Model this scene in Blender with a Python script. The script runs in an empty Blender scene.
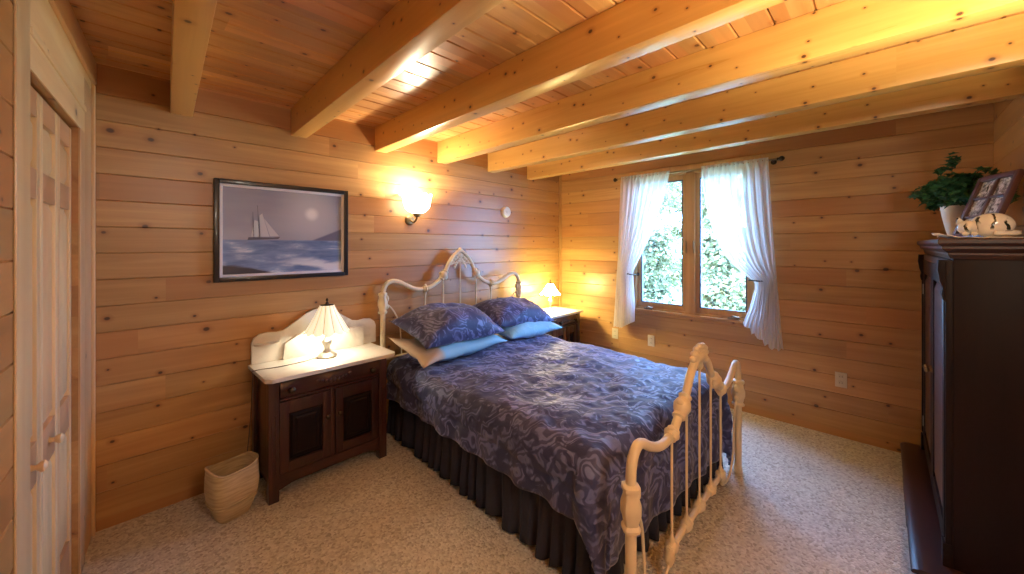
import bpy, bmesh, math, random
from mathutils import Vector, Matrix, noise as mnoise
random.seed(7)
SC = bpy.context.scene
COL = SC.collection
PI = math.pi

# ------------------------------------------------------------------ camera, world, light, exposure
cam = bpy.data.cameras.new('camera')
camo = bpy.data.objects.new('camera', cam)
COL.objects.link(camo)
camo.location = (0, 0, 1.5)
camo.rotation_euler = (PI / 2, 0, math.radians(44 - 90))
cam.sensor_width = 36
cam.lens = 385 / 1024 * 36
cam.shift_y = -42 / 1024
cam.clip_start = 0.02
SC.camera = camo

SC.view_settings.view_transform = 'Standard'
SC.view_settings.look = 'None'
SC.view_settings.gamma = 1
SC.view_settings.use_curve_mapping = False
SC.view_settings.exposure = 0.0
SC.cycles.use_denoising = True
SC.cycles.max_bounces = 8
SC.cycles.diffuse_bounces = 5
SC.cycles.transparent_max_bounces = 12
SC.cycles.sample_clamp_indirect = 6
SC.cycles.caustics_reflective = False
SC.cycles.caustics_refractive = False

wd = bpy.data.worlds.new('World')
SC.world = wd
wd.use_nodes = True
bg = wd.node_tree.nodes['Background']
bg.inputs[0].default_value = (0.25, 0.49, 1.0, 1)
bg.inputs[1].default_value = 46.0


def light(name, kind, loc, energy, color, **k):
    l = bpy.data.lights.new(name, kind)
    l.energy = energy
    l.color = color
    for a, v in k.items():
        setattr(l, a, v)
    o = bpy.data.objects.new(name, l)
    o.location = loc
    COL.objects.link(o)
    return o


# daylight portal filling the window opening (only steers the sky light, adds none)
po = light('window_portal', 'AREA', (4.06, 1.38, 1.53), 1, (1, 1, 1), shape='RECTANGLE', size=1.5, size_y=1.2)
po.rotation_euler = (0, PI / 2, 0)
po.data.cycles.is_portal = True
# the sun stands behind the house and lights the trees outside
sun = light('sun', 'SUN', (0, 0, 8), 20.0, (1.0, 0.96, 0.88), angle=0.01)
sun.rotation_euler = (0, math.radians(-38), math.radians(-20))
# lamps of the entry behind the camera
light('entry_lamp', 'POINT', (0.75, -0.45, 1.62), 10, (1.0, 0.85, 0.64), shadow_soft_size=0.05)
light('entry_ceiling_lamp', 'POINT', (0.55, -0.9, 2.2), 36, (1.0, 0.92, 0.78), shadow_soft_size=0.12)
up = light('entry_uplight', 'SPOT', (1.35, -0.55, 1.72), 145, (1.0, 0.82, 0.50), shadow_soft_size=0.06, spot_size=math.radians(150), spot_blend=0.35)
up.rotation_euler = (PI, 0, 0)


# ------------------------------------------------------------------ node helpers
class G:
    def __init__(s, name):
        s.m = bpy.data.materials.new(name)
        s.m.use_nodes = True
        s.nt = s.m.node_tree
        s.b = s.nt.nodes['Principled BSDF']
        s.out = s.nt.nodes['Material Output']

    def n(s, t, **k):
        x = s.nt.nodes.new(t)
        for a, v in k.items():
            setattr(x, a, v)
        return x

    def put(s, sock, v):
        if hasattr(v, 'links') or isinstance(v, bpy.types.NodeSocket):
            s.nt.links.new(v, sock)
        else:
            if isinstance(v, tuple) and len(v) == 3 and sock.type == 'RGBA':
                v = (*v, 1)
            sock.default_value = v

    def math(s, op, a, b=0.0, c=None, clamp=False):
        x = s.n('ShaderNodeMath', operation=op, use_clamp=clamp)
        s.put(x.inputs[0], a)
        s.put(x.inputs[1], b)
        if c is not None:
            s.put(x.inputs[2], c)
        return x.outputs[0]

    def comb(s, a, b, c=0.0):
        x = s.n('ShaderNodeCombineXYZ')
        for i, v in enumerate((a, b, c)):
            s.put(x.inputs[i], v)
        return x.outputs[0]

    def sep(s, v):
        x = s.n('ShaderNodeSeparateXYZ')
        s.put(x.inputs[0], v)
        return x.outputs

    def obj(s):
        return s.n('ShaderNodeTexCoord').outputs['Object']

    def noise(s, vec, scale=5, detail=3, rough=0.5, dist=0.0):
        x = s.n('ShaderNodeTexNoise')
        s.put(x.inputs['Vector'], vec)
        x.inputs['Scale'].default_value = scale
        x.inputs['Detail'].default_value = detail
        x.inputs['Roughness'].default_value = rough
        x.inputs['Distortion'].default_value = dist
        return x.outputs['Fac']

    def mix(s, f, a, b, mode='MIX'):
        x = s.n('ShaderNodeMix', data_type='RGBA', blend_type=mode)
        s.put(x.inputs[0], f)
        s.put(x.inputs[6], a)
        s.put(x.inputs[7], b)
        return x.outputs[2]

    def ramp(s, f, stops):
        x = s.n('ShaderNodeValToRGB')
        s.put(x.inputs[0], f)
        e = x.color_ramp.elements
        while len(e) < len(stops):
            e.new(0.5)
        for el, (p, c) in zip(e, stops):
            el.position = p
            el.color = (*c, 1) if len(c) == 3 else c
        return x.outputs[0]

    def step(s, v, lo, hi):
        x = s.n('ShaderNodeMapRange', interpolation_type='SMOOTHSTEP')
        s.put(x.inputs['Value'], v)
        s.put(x.inputs['From Min'], lo)
        s.put(x.inputs['From Max'], hi)
        return x.outputs[0]

    def bump(s, h, strength=0.2, dist=0.01):
        x = s.n('ShaderNodeBump')
        x.inputs['Strength'].default_value = strength
        x.inputs['Distance'].default_value = dist
        s.put(x.inputs['Height'], h)
        s.put(s.b.inputs['Normal'], x.outputs[0])

    def set(s, **k):
        for a, v in k.items():
            s.put(s.b.inputs[a.replace('_', ' ')], v)
        return s


def wood(name, along, across, cols, pw=None, off=0.0, knot=0.5, rough=0.38, seglen=2.6, knotcol=(0.055, 0.02, 0.012), vary=0.3, coat=0.25, fine=1.0, ks=0.2, spec=0.5):
    g = G(name)
    p = g.sep(g.obj())
    third = 3 - along - across
    a, b, c = p[along], p[across], p[third]
    oi = g.n('ShaderNodeObjectInfo').outputs['Random']
    if pw:
        row = g.math('FLOOR', g.math('DIVIDE', g.math('SUBTRACT', b, off), pw))
    else:
        row = g.math('MULTIPLY', oi, 57.3)
    w1 = g.n('ShaderNodeTexWhiteNoise', noise_dimensions='1D')
    g.put(w1.inputs['W'], row)
    a2 = g.math('ADD', a, g.math('MULTIPLY', w1.outputs['Value'], 9.7))
    seg = g.math('FLOOR', g.math('DIVIDE', a2, seglen))
    w2 = g.n('ShaderNodeTexWhiteNoise', noise_dimensions='2D')
    g.put(w2.inputs['Vector'], g.comb(row, seg))
    rnd = g.sep(w2.outputs['Color'])
    sh = g.math('MULTIPLY', rnd[0], 40)
    fv = g.comb(g.math('MULTIPLY', a2, 1.3 * fine), g.math('ADD', g.math('MULTIPLY', b, 26 * fine), sh), g.math('MULTIPLY', c, 26 * fine))
    n1 = g.noise(fv, 1.0, 5, 0.55, 0.7)
    gv = g.comb(g.math('MULTIPLY', a2, 0.9), g.math('ADD', g.math('MULTIPLY', b, 8), sh), g.math('MULTIPLY', c, 8))
    n2 = g.noise(gv, 1.0, 2, 0.5, 0.4)
    f = g.math('ADD', g.math('MULTIPLY', n1, 0.55), g.math('MULTIPLY', n2, 0.45))
    col = g.ramp(f, [(0.30, cols[0]), (0.50, tuple((x + y) / 2 for x, y in zip(cols[0], cols[1]))), (0.66, cols[1])])
    if len(cols) > 2:      # some boards redder
        col = g.mix(g.math('MULTIPLY', g.step(rnd[1], 0.45, 1.0), 0.65), col, g.mix(f, cols[2], tuple(min(1, v * 1.25) for v in cols[2])))
    hs = g.n('ShaderNodeHueSaturation')
    g.put(hs.inputs['Color'], col)
    g.put(hs.inputs['Value'], g.math('ADD', g.math('MULTIPLY', rnd[2], vary), 1 - vary * 0.55))
    col = hs.outputs[0]
    if knot > 0:
        vo = g.n('ShaderNodeTexVoronoi', voronoi_dimensions='2D', feature='F1')
        g.put(vo.inputs['Vector'], g.comb(g.math('MULTIPLY', a, 0.78 / ks), g.math('ADD', g.math('MULTIPLY', b, 1.0 / ks), g.math('MULTIPLY', c, 0.8 / ks))))
        vo.inputs['Scale'].default_value = 1
        kr = g.sep(vo.outputs['Color'])
        size = g.math('ADD', g.math('MULTIPLY', g.math('POWER', kr[1], 2.0), 0.055), 0.033)
        gate = g.math('GREATER_THAN', kr[0], 1 - knot)
        d = g.math('DIVIDE', g.math('ADD', vo.outputs['Distance'], g.math('MULTIPLY', g.math('SUBTRACT', n1, 0.5), 0.02)), size)
        halo = g.math('MULTIPLY', gate, g.math('SUBTRACT', 1.0, g.step(d, 0.8, 3.0)))
        core = g.math('MULTIPLY', gate, g.math('SUBTRACT', 1.0, g.step(d, 0.55, 1.15)))
        red = tuple(v * k for v, k in zip(cols[0], (0.72, 0.5, 0.42)))
        col = g.mix(g.math('MULTIPLY', halo, 0.5), col, red)
        col = g.mix(g.math('MULTIPLY', core, 0.92), col, knotcol)
    g.set(Base_Color=col, Roughness=g.math('ADD', g.math('MULTIPLY', n1, 0.15), rough - 0.07), Coat_Weight=coat, Coat_Roughness=0.28, Specular_IOR_Level=spec)
    g.bump(n1, 0.12, 0.004)
    return g.m


def plain(name, col, rough=0.5, metal=0.0, bump=None, var=0.0, vscale=8, coat=0.0, emit=None):
    g = G(name)
    c = col
    if var:
        n = g.noise(g.obj(), vscale, 4)
        c = g.mix(n, tuple(x * (1 - var) for x in col), tuple(min(1, x * (1 + var)) for x in col))
    g.set(Base_Color=c, Roughness=rough, Metallic=metal, Coat_Weight=coat)
    if bump:
        g.bump(g.noise(g.obj(), bump[0], 4), bump[1], bump[2] if len(bump) > 2 else 0.005)
    if emit:
        g.set(Emission_Color=emit[0], Emission_Strength=emit[1])
    return g.m


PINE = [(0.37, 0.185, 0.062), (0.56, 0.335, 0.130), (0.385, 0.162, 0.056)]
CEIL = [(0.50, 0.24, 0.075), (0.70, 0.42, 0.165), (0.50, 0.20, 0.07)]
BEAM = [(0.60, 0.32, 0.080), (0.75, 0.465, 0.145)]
LITE = [(0.68, 0.48, 0.25), (0.84, 0.67, 0.40), (0.68, 0.43, 0.22)]
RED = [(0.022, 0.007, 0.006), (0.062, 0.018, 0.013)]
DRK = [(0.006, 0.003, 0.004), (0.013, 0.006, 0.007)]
M = {}
M['wall_x'] = wood('pine_boards_along_x', 0, 2, PINE, 0.14, 0.197 - 0.14 * 20, knot=0.42, ks=0.16)
M['wall_y'] = wood('pine_boards_along_y', 1, 2, PINE, 0.14, 0.197 - 0.14 * 20, knot=0.42, ks=0.16)
M['ceil'] = wood('pine_ceiling_boards', 0, 1, CEIL, 0.14, -3.5, knot=0.62, rough=0.33, ks=0.145)
M['beam'] = wood('pine_beam', 1, 2, BEAM, None, knot=0.6, rough=0.30, ks=0.105, vary=0.12, seglen=99)
M['trim_z'] = wood('pine_trim_upright', 2, 1, LITE, None, knot=0.12, vary=0.18, seglen=99)
M['trim_y'] = wood('pine_trim_along_y', 1, 2, LITE, None, knot=0.2, vary=0.18, seglen=99)
M['case_z'] = wood('pine_casing', 2, 1, [(0.52, 0.33, 0.17), (0.66, 0.46, 0.26)], None, knot=0.25, vary=0.1, seglen=99)
M['rail_y'] = wood('pine_rail', 1, 2, [(0.48, 0.27, 0.14), (0.62, 0.39, 0.22)], None, knot=0, vary=0.25, seglen=99)
M['sash_z'] = wood('window_wood_upright', 2, 1, PINE[:2], None, knot=0, vary=0.1, seglen=99)
M['sash_y'] = wood('window_wood_along_y', 1, 2, PINE[:2], None, knot=0, vary=0.1, seglen=99)
M['red_z'] = wood('mahogany_upright', 2, 0, RED, None, knot=0, rough=0.32, vary=0.2, seglen=99, fine=1.6)
M['red_x'] = wood('mahogany_along_x', 0, 2, RED, None, knot=0, rough=0.32, vary=0.2, seglen=99, fine=1.6)
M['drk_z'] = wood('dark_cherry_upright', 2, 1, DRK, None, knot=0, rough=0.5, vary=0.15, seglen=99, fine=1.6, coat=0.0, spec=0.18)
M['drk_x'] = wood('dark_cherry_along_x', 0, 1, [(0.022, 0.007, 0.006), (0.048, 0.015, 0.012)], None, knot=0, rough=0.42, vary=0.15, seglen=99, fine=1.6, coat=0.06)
M['cream'] = plain('cream_paint', (0.74, 0.63, 0.43), 0.42, var=0.10, vscale=14, bump=(60, 0.15, 0.002))
M['white'] = plain('white_paint', (0.80, 0.79, 0.76), 0.45)
M['dmetal'] = plain('dark_bronze', (0.06, 0.045, 0.03), 0.4, 0.8)
M['brass'] = plain('antique_brass', (0.30, 0.22, 0.12), 0.35, 0.9)
M['pewter'] = plain('pewter_metal', (0.45, 0.42, 0.38), 0.35, 0.8, var=0.2, vscale=30)
M['black'] = plain('black_lacquer', (0.015, 0.013, 0.013), 0.3, coat=0.3)
M['ivory'] = plain('ivory_plastic', (0.62, 0.55, 0.42), 0.4)
M['slot'] = plain('outlet_slot', (0.05, 0.045, 0.04), 0.6)
M['gasket'] = plain('window_gasket', (0.07, 0.08, 0.11), 0.5)
M['plastic'] = plain('white_plastic', (0.75, 0.74, 0.72), 0.4)
M['cord'] = plain('lamp_cord', (0.10, 0.07, 0.05), 0.5)


def marble():
    g = G('cream_marble')
    n = g.noise(g.obj(), 3.0, 6, 0.6, 1.5)
    g.set(Base_Color=g.ramp(n, [(0.3, (0.50, 0.46, 0.40)), (0.45, (0.70, 0.67, 0.61)), (0.6, (0.76, 0.73, 0.67))]), Roughness=0.28, Coat_Weight=0.2)
    return g.m


M['marble'] = marble()


def carpet():
    g = G('berber_carpet')
    o = g.obj()
    vo = g.n('ShaderNodeTexVoronoi', feature='F1')
    g.put(vo.inputs['Vector'], o)
    vo.inputs['Scale'].default_value = 85
    r = g.sep(vo.outputs['Color'])
    n = g.noise(o, 160, 3)
    n3 = g.noise(o, 3.0, 3)
    c = g.ramp(r[0], [(0.0, (0.34, 0.31, 0.27)), (0.35, (0.58, 0.54, 0.48)), (0.75, (0.70, 0.66, 0.59)), (1.0, (0.80, 0.77, 0.71))])
    c = g.mix(g.math('MULTIPLY', n, 0.5), c, (0.46, 0.42, 0.36))
    c = g.mix(g.math('MULTIPLY', n3, 0.25), c, (0.54, 0.49, 0.42))
    g.set(Base_Color=c, Roughness=0.95)
    g.b.inputs['Specular IOR Level'].default_value = 0.1
    g.bump(g.math('SUBTRACT', 1.0, vo.outputs['Distance']), 0.8, 0.008)
    return g.m


M['carpet'] = carpet()


def damask(name, base, leaf, rough=0.42):
    """satin jacquard: swirling leaf figures woven shinier than the ground"""
    g = G(name)
    o = g.obj()
    w = g.n('ShaderNodeTexNoise', noise_dimensions='3D')
    g.put(w.inputs['Vector'], o)
    w.inputs['Scale'].default_value = 8.5
    w.inputs['Detail'].default_value = 1
    vm = g.n('ShaderNodeVectorMath', operation='MULTIPLY_ADD')
    g.put(vm.inputs[0], w.outputs['Color'])
    vm.inputs[1].default_value = (0.24, 0.24, 0.24)
    g.put(vm.inputs[2], o)
    wv = g.n('ShaderNodeTexWave', wave_type='BANDS', bands_direction='DIAGONAL')
    g.put(wv.inputs['Vector'], vm.outputs[0])
    wv.inputs['Scale'].default_value = 9.0
    wv.inputs['Distortion'].default_value = 7.0
    wv.inputs['Detail'].default_value = 2.0
    wv.inputs['Detail Scale'].default_value = 1.3
    blob = g.step(g.noise(vm.outputs[0], 7.5, 2, 0.5, 1.2), 0.42, 0.56)
    f = g.math('ADD', g.math('MULTIPLY', g.math('MULTIPLY', g.step(wv.outputs['Fac'], 0.25, 0.85), blob), 0.8), g.math('MULTIPLY', blob, 0.2))
    fine = g.noise(o, 240, 2)
    c = g.mix(f, base, leaf)
    c = g.mix(g.math('MULTIPLY', fine, 0.2), c, tuple(v * 0.6 for v in base))
    g.set(Base_Color=c, Roughness=g.math('SUBTRACT', rough + 0.16, g.math('MULTIPLY', f, 0.2)), Sheen_Weight=0.25, Sheen_Roughness=0.4, Specular_IOR_Level=0.65)
    g.bump(g.math('ADD', f, g.math('MULTIPLY', g.noise(o, 30, 3), 1.4)), 0.35, 0.006)
    return g.m


M['damask'] = damask('indigo_damask', (0.020, 0.027, 0.115), (0.145, 0.178, 0.44), 0.52)
M['skirt'] = plain('skirt_cotton', (0.018, 0.021, 0.044), 0.8, var=0.3, vscale=20, bump=(120, 0.2, 0.002))
M['pillow'] = damask('pillowcase_cotton', (0.24, 0.55, 0.74), (0.30, 0.61, 0.80), 0.75)


def warm_end_case():
    """pale blue case, warm light on one end painted in as beige"""
    g = G('pillowcase_painted_warm_light')
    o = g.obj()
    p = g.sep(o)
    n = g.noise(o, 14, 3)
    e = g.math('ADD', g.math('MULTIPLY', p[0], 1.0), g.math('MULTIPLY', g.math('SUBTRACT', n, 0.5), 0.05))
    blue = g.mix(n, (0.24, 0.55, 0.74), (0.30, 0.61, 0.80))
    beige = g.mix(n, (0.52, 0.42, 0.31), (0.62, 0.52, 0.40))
    g.set(Base_Color=g.mix(g.step(e, -0.27, -0.21), beige, blue), Roughness=0.75)  # mask along x paints the warmly lit end into the cloth colour
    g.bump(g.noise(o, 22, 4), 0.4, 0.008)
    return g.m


M['pillow_warm_light'] = warm_end_case()
M['lace'] = plain('white_lace', (0.76, 0.74, 0.70), 0.8, bump=(90, 0.8, 0.006))


def sheer():
    g = G('sheer_voile')
    d = g.n('ShaderNodeBsdfDiffuse')
    d.inputs[0].default_value = (0.88, 0.86, 0.86, 1)
    t = g.n('ShaderNodeBsdfTranslucent')
    t.inputs[0].default_value = (0.88, 0.87, 0.88, 1)
    tr = g.n('ShaderNodeBsdfTransparent')
    a = g.n('ShaderNodeMixShader')
    a.inputs[0].default_value = 0.5
    g.nt.links.new(d.outputs[0], a.inputs[1])
    g.nt.links.new(t.outputs[0], a.inputs[2])
    b = g.n('ShaderNodeMixShader')
    lw = g.n('ShaderNodeLayerWeight')
    lw.inputs[0].default_value = 0.35
    g.put(b.inputs[0], g.math('ADD', g.math('MULTIPLY', lw.outputs['Facing'], 0.36), 0.56, clamp=True))
    g.nt.links.new(tr.outputs[0], b.inputs[1])
    g.nt.links.new(a.outputs[0], b.inputs[2])
    g.nt.links.new(b.outputs[0], g.out.inputs[0])
    return g.m


M['sheer'] = sheer()


def glass():
    g = G('window_glass')
    tr = g.n('ShaderNodeBsdfTransparent')
    tr.inputs[0].default_value = (0.94, 0.97, 0.96, 1)
    gl = g.n('ShaderNodeBsdfGlossy')
    gl.inputs['Roughness'].default_value = 0.02
    b = g.n('ShaderNodeMixShader')
    b.inputs[0].default_value = 0.06
    g.nt.links.new(tr.outputs[0], b.inputs[1])
    g.nt.links.new(gl.outputs[0], b.inputs[2])
    g.nt.links.new(b.outputs[0], g.out.inputs[0])
    return g.m


M['glass'] = glass()


def lampglass(name, col, strength, tint=(0.8, 0.76, 0.66)):
    return plain(name, tint, 0.4, emit=(col, strength))


M['sconce_glass'] = lampglass('lit_sconce_glass', (1.0, 0.86, 0.58), 14.0)
M['shade_l'] = lampglass('lit_cream_shade', (1.0, 0.84, 0.55), 0.9)
M['shade_r'] = lampglass('lit_small_shade', (1.0, 0.80, 0.30), 125)


# ------------------------------------------------------------------ mesh helpers
class MB:
    def __init__(s):
        s.v, s.f, s.mi = [], [], []

    def add(s, vs, fs, mi=0):
        k = len(s.v)
        s.v += [tuple(v) for v in vs]
        s.f += [tuple(i + k for i in f) for f in fs]
        s.mi += [mi] * len(fs)
        return s

    def box(s, x0, y0, z0, x1, y1, z1, mi=0):
        v = [(x, y, z) for z in (z0, z1) for y in (y0, y1) for x in (x0, x1)]
        return s.add(v, [(0, 2, 3, 1), (4, 5, 7, 6), (0, 1, 5, 4), (2, 6, 7, 3), (0, 4, 6, 2), (1, 3, 7, 5)], mi)

    def tube(s, pts, r, seg=10, mi=0, closed=False):
        P = [Vector(p) for p in pts]
        n = len(P)
        R = r if isinstance(r, (list, tuple)) else [r] * n
        T = []
        for i in range(n):
            a, b = P[max(i - 1, 0)], P[min(i + 1, n - 1)]
            t = (b - a)
            T.append(t.normalized() if t.length > 1e-9 else Vector((0, 0, 1)))
        up = Vector((0, 0, 1)) if abs(T[0].z) < 0.9 else Vector((1, 0, 0))
        N = (up - T[0] * up.dot(T[0])).normalized()
        vs, fs = [], []
        for i in range(n):
            N = N - T[i] * N.dot(T[i])
            N.normalize()
            B = T[i].cross(N)
            for j in range(seg):
                a = 2 * PI * j / seg
                vs.append(P[i] + (N * math.cos(a) + B * math.sin(a)) * R[i])
        for i in range(n - 1):
            for j in range(seg):
                k = (j + 1) % seg
                fs.append((i * seg + j, i * seg + k, (i + 1) * seg + k, (i + 1) * seg + j))
        fs.append(tuple(reversed(range(seg))))
        fs.append(tuple(range((n - 1) * seg, n * seg)))
        return s.add(vs, fs, mi)

    def lathe(s, prof, c=(0, 0, 0), seg=24, mi=0, mod=None, axis='z'):
        vs, fs = [], []
        n = len(prof)
        for i, (r, z) in enumerate(prof):
            for j in range(seg):
                a = 2 * PI * j / seg
                rr = r if mod is None else r * mod(a, i / (n - 1))
                x, y, w = rr * math.cos(a), rr * math.sin(a), z
                p = {'z': (x, y, w), 'y': (x, w, y), 'x': (w, x, y)}[axis]
                vs.append((p[0] + c[0], p[1] + c[1], p[2] + c[2]))
        for i in range(n - 1):
            for j in range(seg):
                k = (j + 1) % seg
                fs.append((i * seg + j, i * seg + k, (i + 1) * seg + k, (i + 1) * seg + j))
        if prof[0][0] > 1e-6:
            fs.append(tuple(reversed(range(seg))))
        if prof[-1][0] > 1e-6:
            fs.append(tuple(range((n - 1) * seg, n * seg)))
        return s.add(vs, fs, mi)

    def shell(s, prof, c, seg, th, mod=None, mi=0):
        """open lathe with wall thickness"""
        return s.lathe_closed([*prof, *[(max(r - th, 0.001), z) for r, z in reversed(prof)]], c, seg, mod, mi)

    def lathe_closed(s, prof, c, seg, mod, mi):
        vs, fs = [], []
        n = len(prof)
        h = n // 2
        for i, (r, z) in enumerate(prof):
            t = (i if i < h else n - 1 - i) / max(h - 1, 1)
            for j in range(seg):
                a = 2 * PI * j / seg
                m, dz = (1, 0) if mod is None else mod(a, t)
                vs.append((c[0] + r * m * math.cos(a), c[1] + r * m * math.sin(a), c[2] + z + dz))
        for i in range(n):
            k2 = (i + 1) % n
            for j in range(seg):
                k = (j + 1) % seg
                fs.append((i * seg + j, i * seg + k, k2 * seg + k, k2 * seg + j))
        return s.add(vs, fs, mi)

    def ell(s, c, r, seg=14, rings=8, mi=0, rot=None):
        vs, fs = [], []
        for i in range(rings + 1):
            t = PI * i / rings
            for j in range(seg):
                a = 2 * PI * j / seg
                p = Vector((r[0] * math.sin(t) * math.cos(a), r[1] * math.sin(t) * math.sin(a), r[2] * math.cos(t)))
                if rot is not None:
                    p = rot @ p
                vs.append((c[0] + p.x, c[1] + p.y, c[2] + p.z))
        for i in range(rings):
            for j in range(seg):
                k = (j + 1) % seg
                fs.append((i * seg + j, (i + 1) * seg + j, (i + 1) * seg + k, i * seg + k))
        return s.add(vs, fs, mi)

    def prism(s, poly, axis, d0, d1, mi=0):
        """extrude a 2D polygon along an axis (0=x: poly is y,z; 1=y: poly is x,z; 2=z: poly is x,y)"""
        def P(p, d):
            return {0: (d, p[0], p[1]), 1: (p[0], d, p[1]), 2: (p[0], p[1], d)}[axis]
        n = len(poly)
        vs = [P(p, d0) for p in poly] + [P(p, d1) for p in poly]
        fs = [tuple(reversed(range(n))), tuple(range(n, 2 * n))]
        fs += [(i, (i + 1) % n, n + (i + 1) % n, n + i) for i in range(n)]
        return s.add(vs, fs, mi)

    def grid(s, fn, nu, nv, mi=0):
        vs = [fn(i / nu, j / nv) for j in range(nv + 1) for i in range(nu + 1)]
        w = nu + 1
        fs = [(j * w + i, j * w + i + 1, (j + 1) * w + i + 1, (j + 1) * w + i) for j in range(nv) for i in range(nu)]
        return s.add(vs, fs, mi)

    def move(s, mat):
        s.v = [tuple(mat @ Vector(v)) for v in s.v]
        return s

    def build(s, name, mats, parent=None, smooth=True, bevel=0.0, solid=0.0, weld=False, loc=None, rz=0.0, ang=38):
        me = bpy.data.meshes.new(name)
        me.from_pydata(s.v, [], s.f)
        if not isinstance(mats, (list, tuple)):
            mats = [mats]
        for m in mats:
            me.materials.append(M[m] if isinstance(m, str) else m)
        me.polygons.foreach_set('material_index', s.mi)
        bm = bmesh.new()
        bm.from_mesh(me)
        if weld:
            bmesh.ops.remove_doubles(bm, verts=bm.verts, dist=1e-5)
        bmesh.ops.recalc_face_normals(bm, faces=bm.faces)
        if bevel > 0:
            ed = [e for e in bm.edges if len(e.link_faces) == 2 and e.calc_face_angle(0) > 0.6]
            bmesh.ops.bevel(bm, geom=ed, offset=bevel, segments=2, profile=0.6, affect='EDGES', clamp_overlap=True)
        bm.to_mesh(me)
        bm.free()
        if smooth:
            me.polygons.foreach_set('use_smooth', [True] * len(me.polygons))
            me.set_sharp_from_angle(angle=math.radians(ang))
        o = bpy.data.objects.new(name, me)
        COL.objects.link(o)
        if parent:
            o.parent = parent
        if loc:
            o.location = loc
        o.rotation_euler.z = rz
        if solid:
            md = o.modifiers.new('thickness', 'SOLIDIFY')
            md.thickness = solid
            md.offset = -1
        return o


def crv(pts, n=8):
    """Catmull-Rom through points"""
    P = [Vector(p) for p in pts]
    P = [2 * P[0] - P[1]] + P + [2 * P[-1] - P[-2]]
    out = []
    for i in range(1, len(P) - 2):
        for k in range(n):
            t = k / n
            a, b, c, d = P[i - 1:i + 3]
            out.append(0.5 * ((2 * b) + (c - a) * t + (2 * a - 5 * b + 4 * c - d) * t * t + (3 * b - a - 3 * c + d) * t ** 3))
    out.append(P[-2])
    return out


def thing(name, label, cat, loc=(0, 0, 0), rz=0.0, group=None):
    o = bpy.data.objects.new(name, None)
    o.empty_display_size = 0.1
    COL.objects.link(o)
    o.location = loc
    o.rotation_euler = (0, 0, rz)
    return tag(o, label, cat, group)


def tag(o, label, cat, group=None, kind=None):
    o['label'] = label
    o['category'] = cat
    if group:
        o['group'] = group
    if kind:
        o['kind'] = kind
    return o


def struct(o, label=None, cat=None):
    o['kind'] = 'structure'
    if label:
        o['label'] = label
    if cat:
        o['category'] = cat
    return o


# ------------------------------------------------------------------ room shell
WA, WB, WC = 2.96, 3.945, -0.51
ZC, ZB = 2.45, 2.26
ROWS = [0.197 + 0.14 * k for k in range(17)]


def boards(name, mat, o, U, W, N, L, H, bounds, opening=None, thick=0.15, gw=0.004, gd=0.005):
    """one face of V-jointed boards with thickness behind; o origin, U along, W across, N out of the face"""
    o, U, W, N = map(Vector, (o, U, W, N))
    prof = [(0.0, 0.0)]
    for b in bounds:
        if 0.02 < b < H - 0.02:
            prof += [(b - gw, 0), (b, -gd), (b + gw, 0)]
    prof.append((H, 0.0))
    ts = [0.0, L]
    if opening:
        t0, t1, w0, w1 = opening
        ts = [0.0, t0, t1, L]
        for w in (w0, w1):
            if 0 < w < H:
                prof = [p for p in prof if abs(p[0] - w) > 0.008] + [(w, 0.0)]
        prof.sort()
    m = MB()
    for a, b in zip(ts, ts[1:]):
        for (w0_, d0), (w1_, d1) in zip(prof, prof[1:]):
            if opening and a == t0 and w0 - 1e-4 < (w0_ + w1_) / 2 < w1:
                continue
            m.add([o + U * a + W * w0_ + N * d0, o + U * b + W * w0_ + N * d0, o + U * b + W * w1_ + N * d1, o + U * a + W * w1_ + N * d1], [(0, 1, 2, 3)])
    B = N * -thick
    if not opening:
        m.add([o + B, o + U * L + B, o + U * L + W * H + B, o + W * H + B], [(0, 3, 2, 1)])
    else:
        for a, b, c, d in ((0, t0, 0, H), (t1, L, 0, H), (t0, t1, 0, w0), (t0, t1, w1, H)):
            if d - c > 1e-4:
                m.add([o + U * a + W * c + B, o + U * b + W * c + B, o + U * b + W * d + B, o + U * a + W * d + B], [(0, 3, 2, 1)])
        q = [(t0, w0), (t1, w0), (t1, w1), (t0, w1)]
        for (a, c), (b, d) in zip(q, q[1:] + q[:1]):
            m.add([o + U * a + W * c, o + U * b + W * d, o + U * b + W * d + B, o + U * a + W * c + B], [(0, 1, 2, 3)])
    for a in (0, L):
        m.add([o + U * a, o + U * a + W * H, o + U * a + W * H + B, o + U * a + B], [(0, 1, 2, 3)])
    for h in (0, H):
        m.add([o + W * h, o + U * L + W * h, o + U * L + W * h + B, o + W * h + B], [(0, 1, 2, 3)])
    ob = m.build(name, mat, smooth=False)
    return struct(ob)


fl = MB().box(-0.9, -1.9, -0.1, 4.1, 3.12, 0.0).build('floor', 'carpet', smooth=False)
struct(fl)
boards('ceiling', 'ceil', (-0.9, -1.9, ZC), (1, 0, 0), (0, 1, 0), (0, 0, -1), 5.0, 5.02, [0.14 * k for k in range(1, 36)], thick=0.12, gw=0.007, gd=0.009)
WIN = (0.82, 1.95, 0.815, 2.235)     # y0, y1, z0, z1 of the window opening
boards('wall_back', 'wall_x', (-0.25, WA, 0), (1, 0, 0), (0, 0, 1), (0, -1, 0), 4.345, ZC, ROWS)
boards('wall_right', 'wall_y', (WB, -0.66, 0), (0, 1, 0), (0, 0, 1), (-1, 0, 0), 3.62, ZC, ROWS, opening=(WIN[0] + 0.66, WIN[1] + 0.66, WIN[2], WIN[3]))
boards('wall_front', 'wall_x', (2.2, WC, 0), (1, 0, 0), (0, 0, 1), (0, 1, 0), 1.745, ZC, ROWS)
boards('wall_entry', 'wall_y', (2.2, -1.85, 0), (0, 1, 0), (0, 0, 1), (-1, 0, 0), 1.34, ZC, ROWS)
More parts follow.
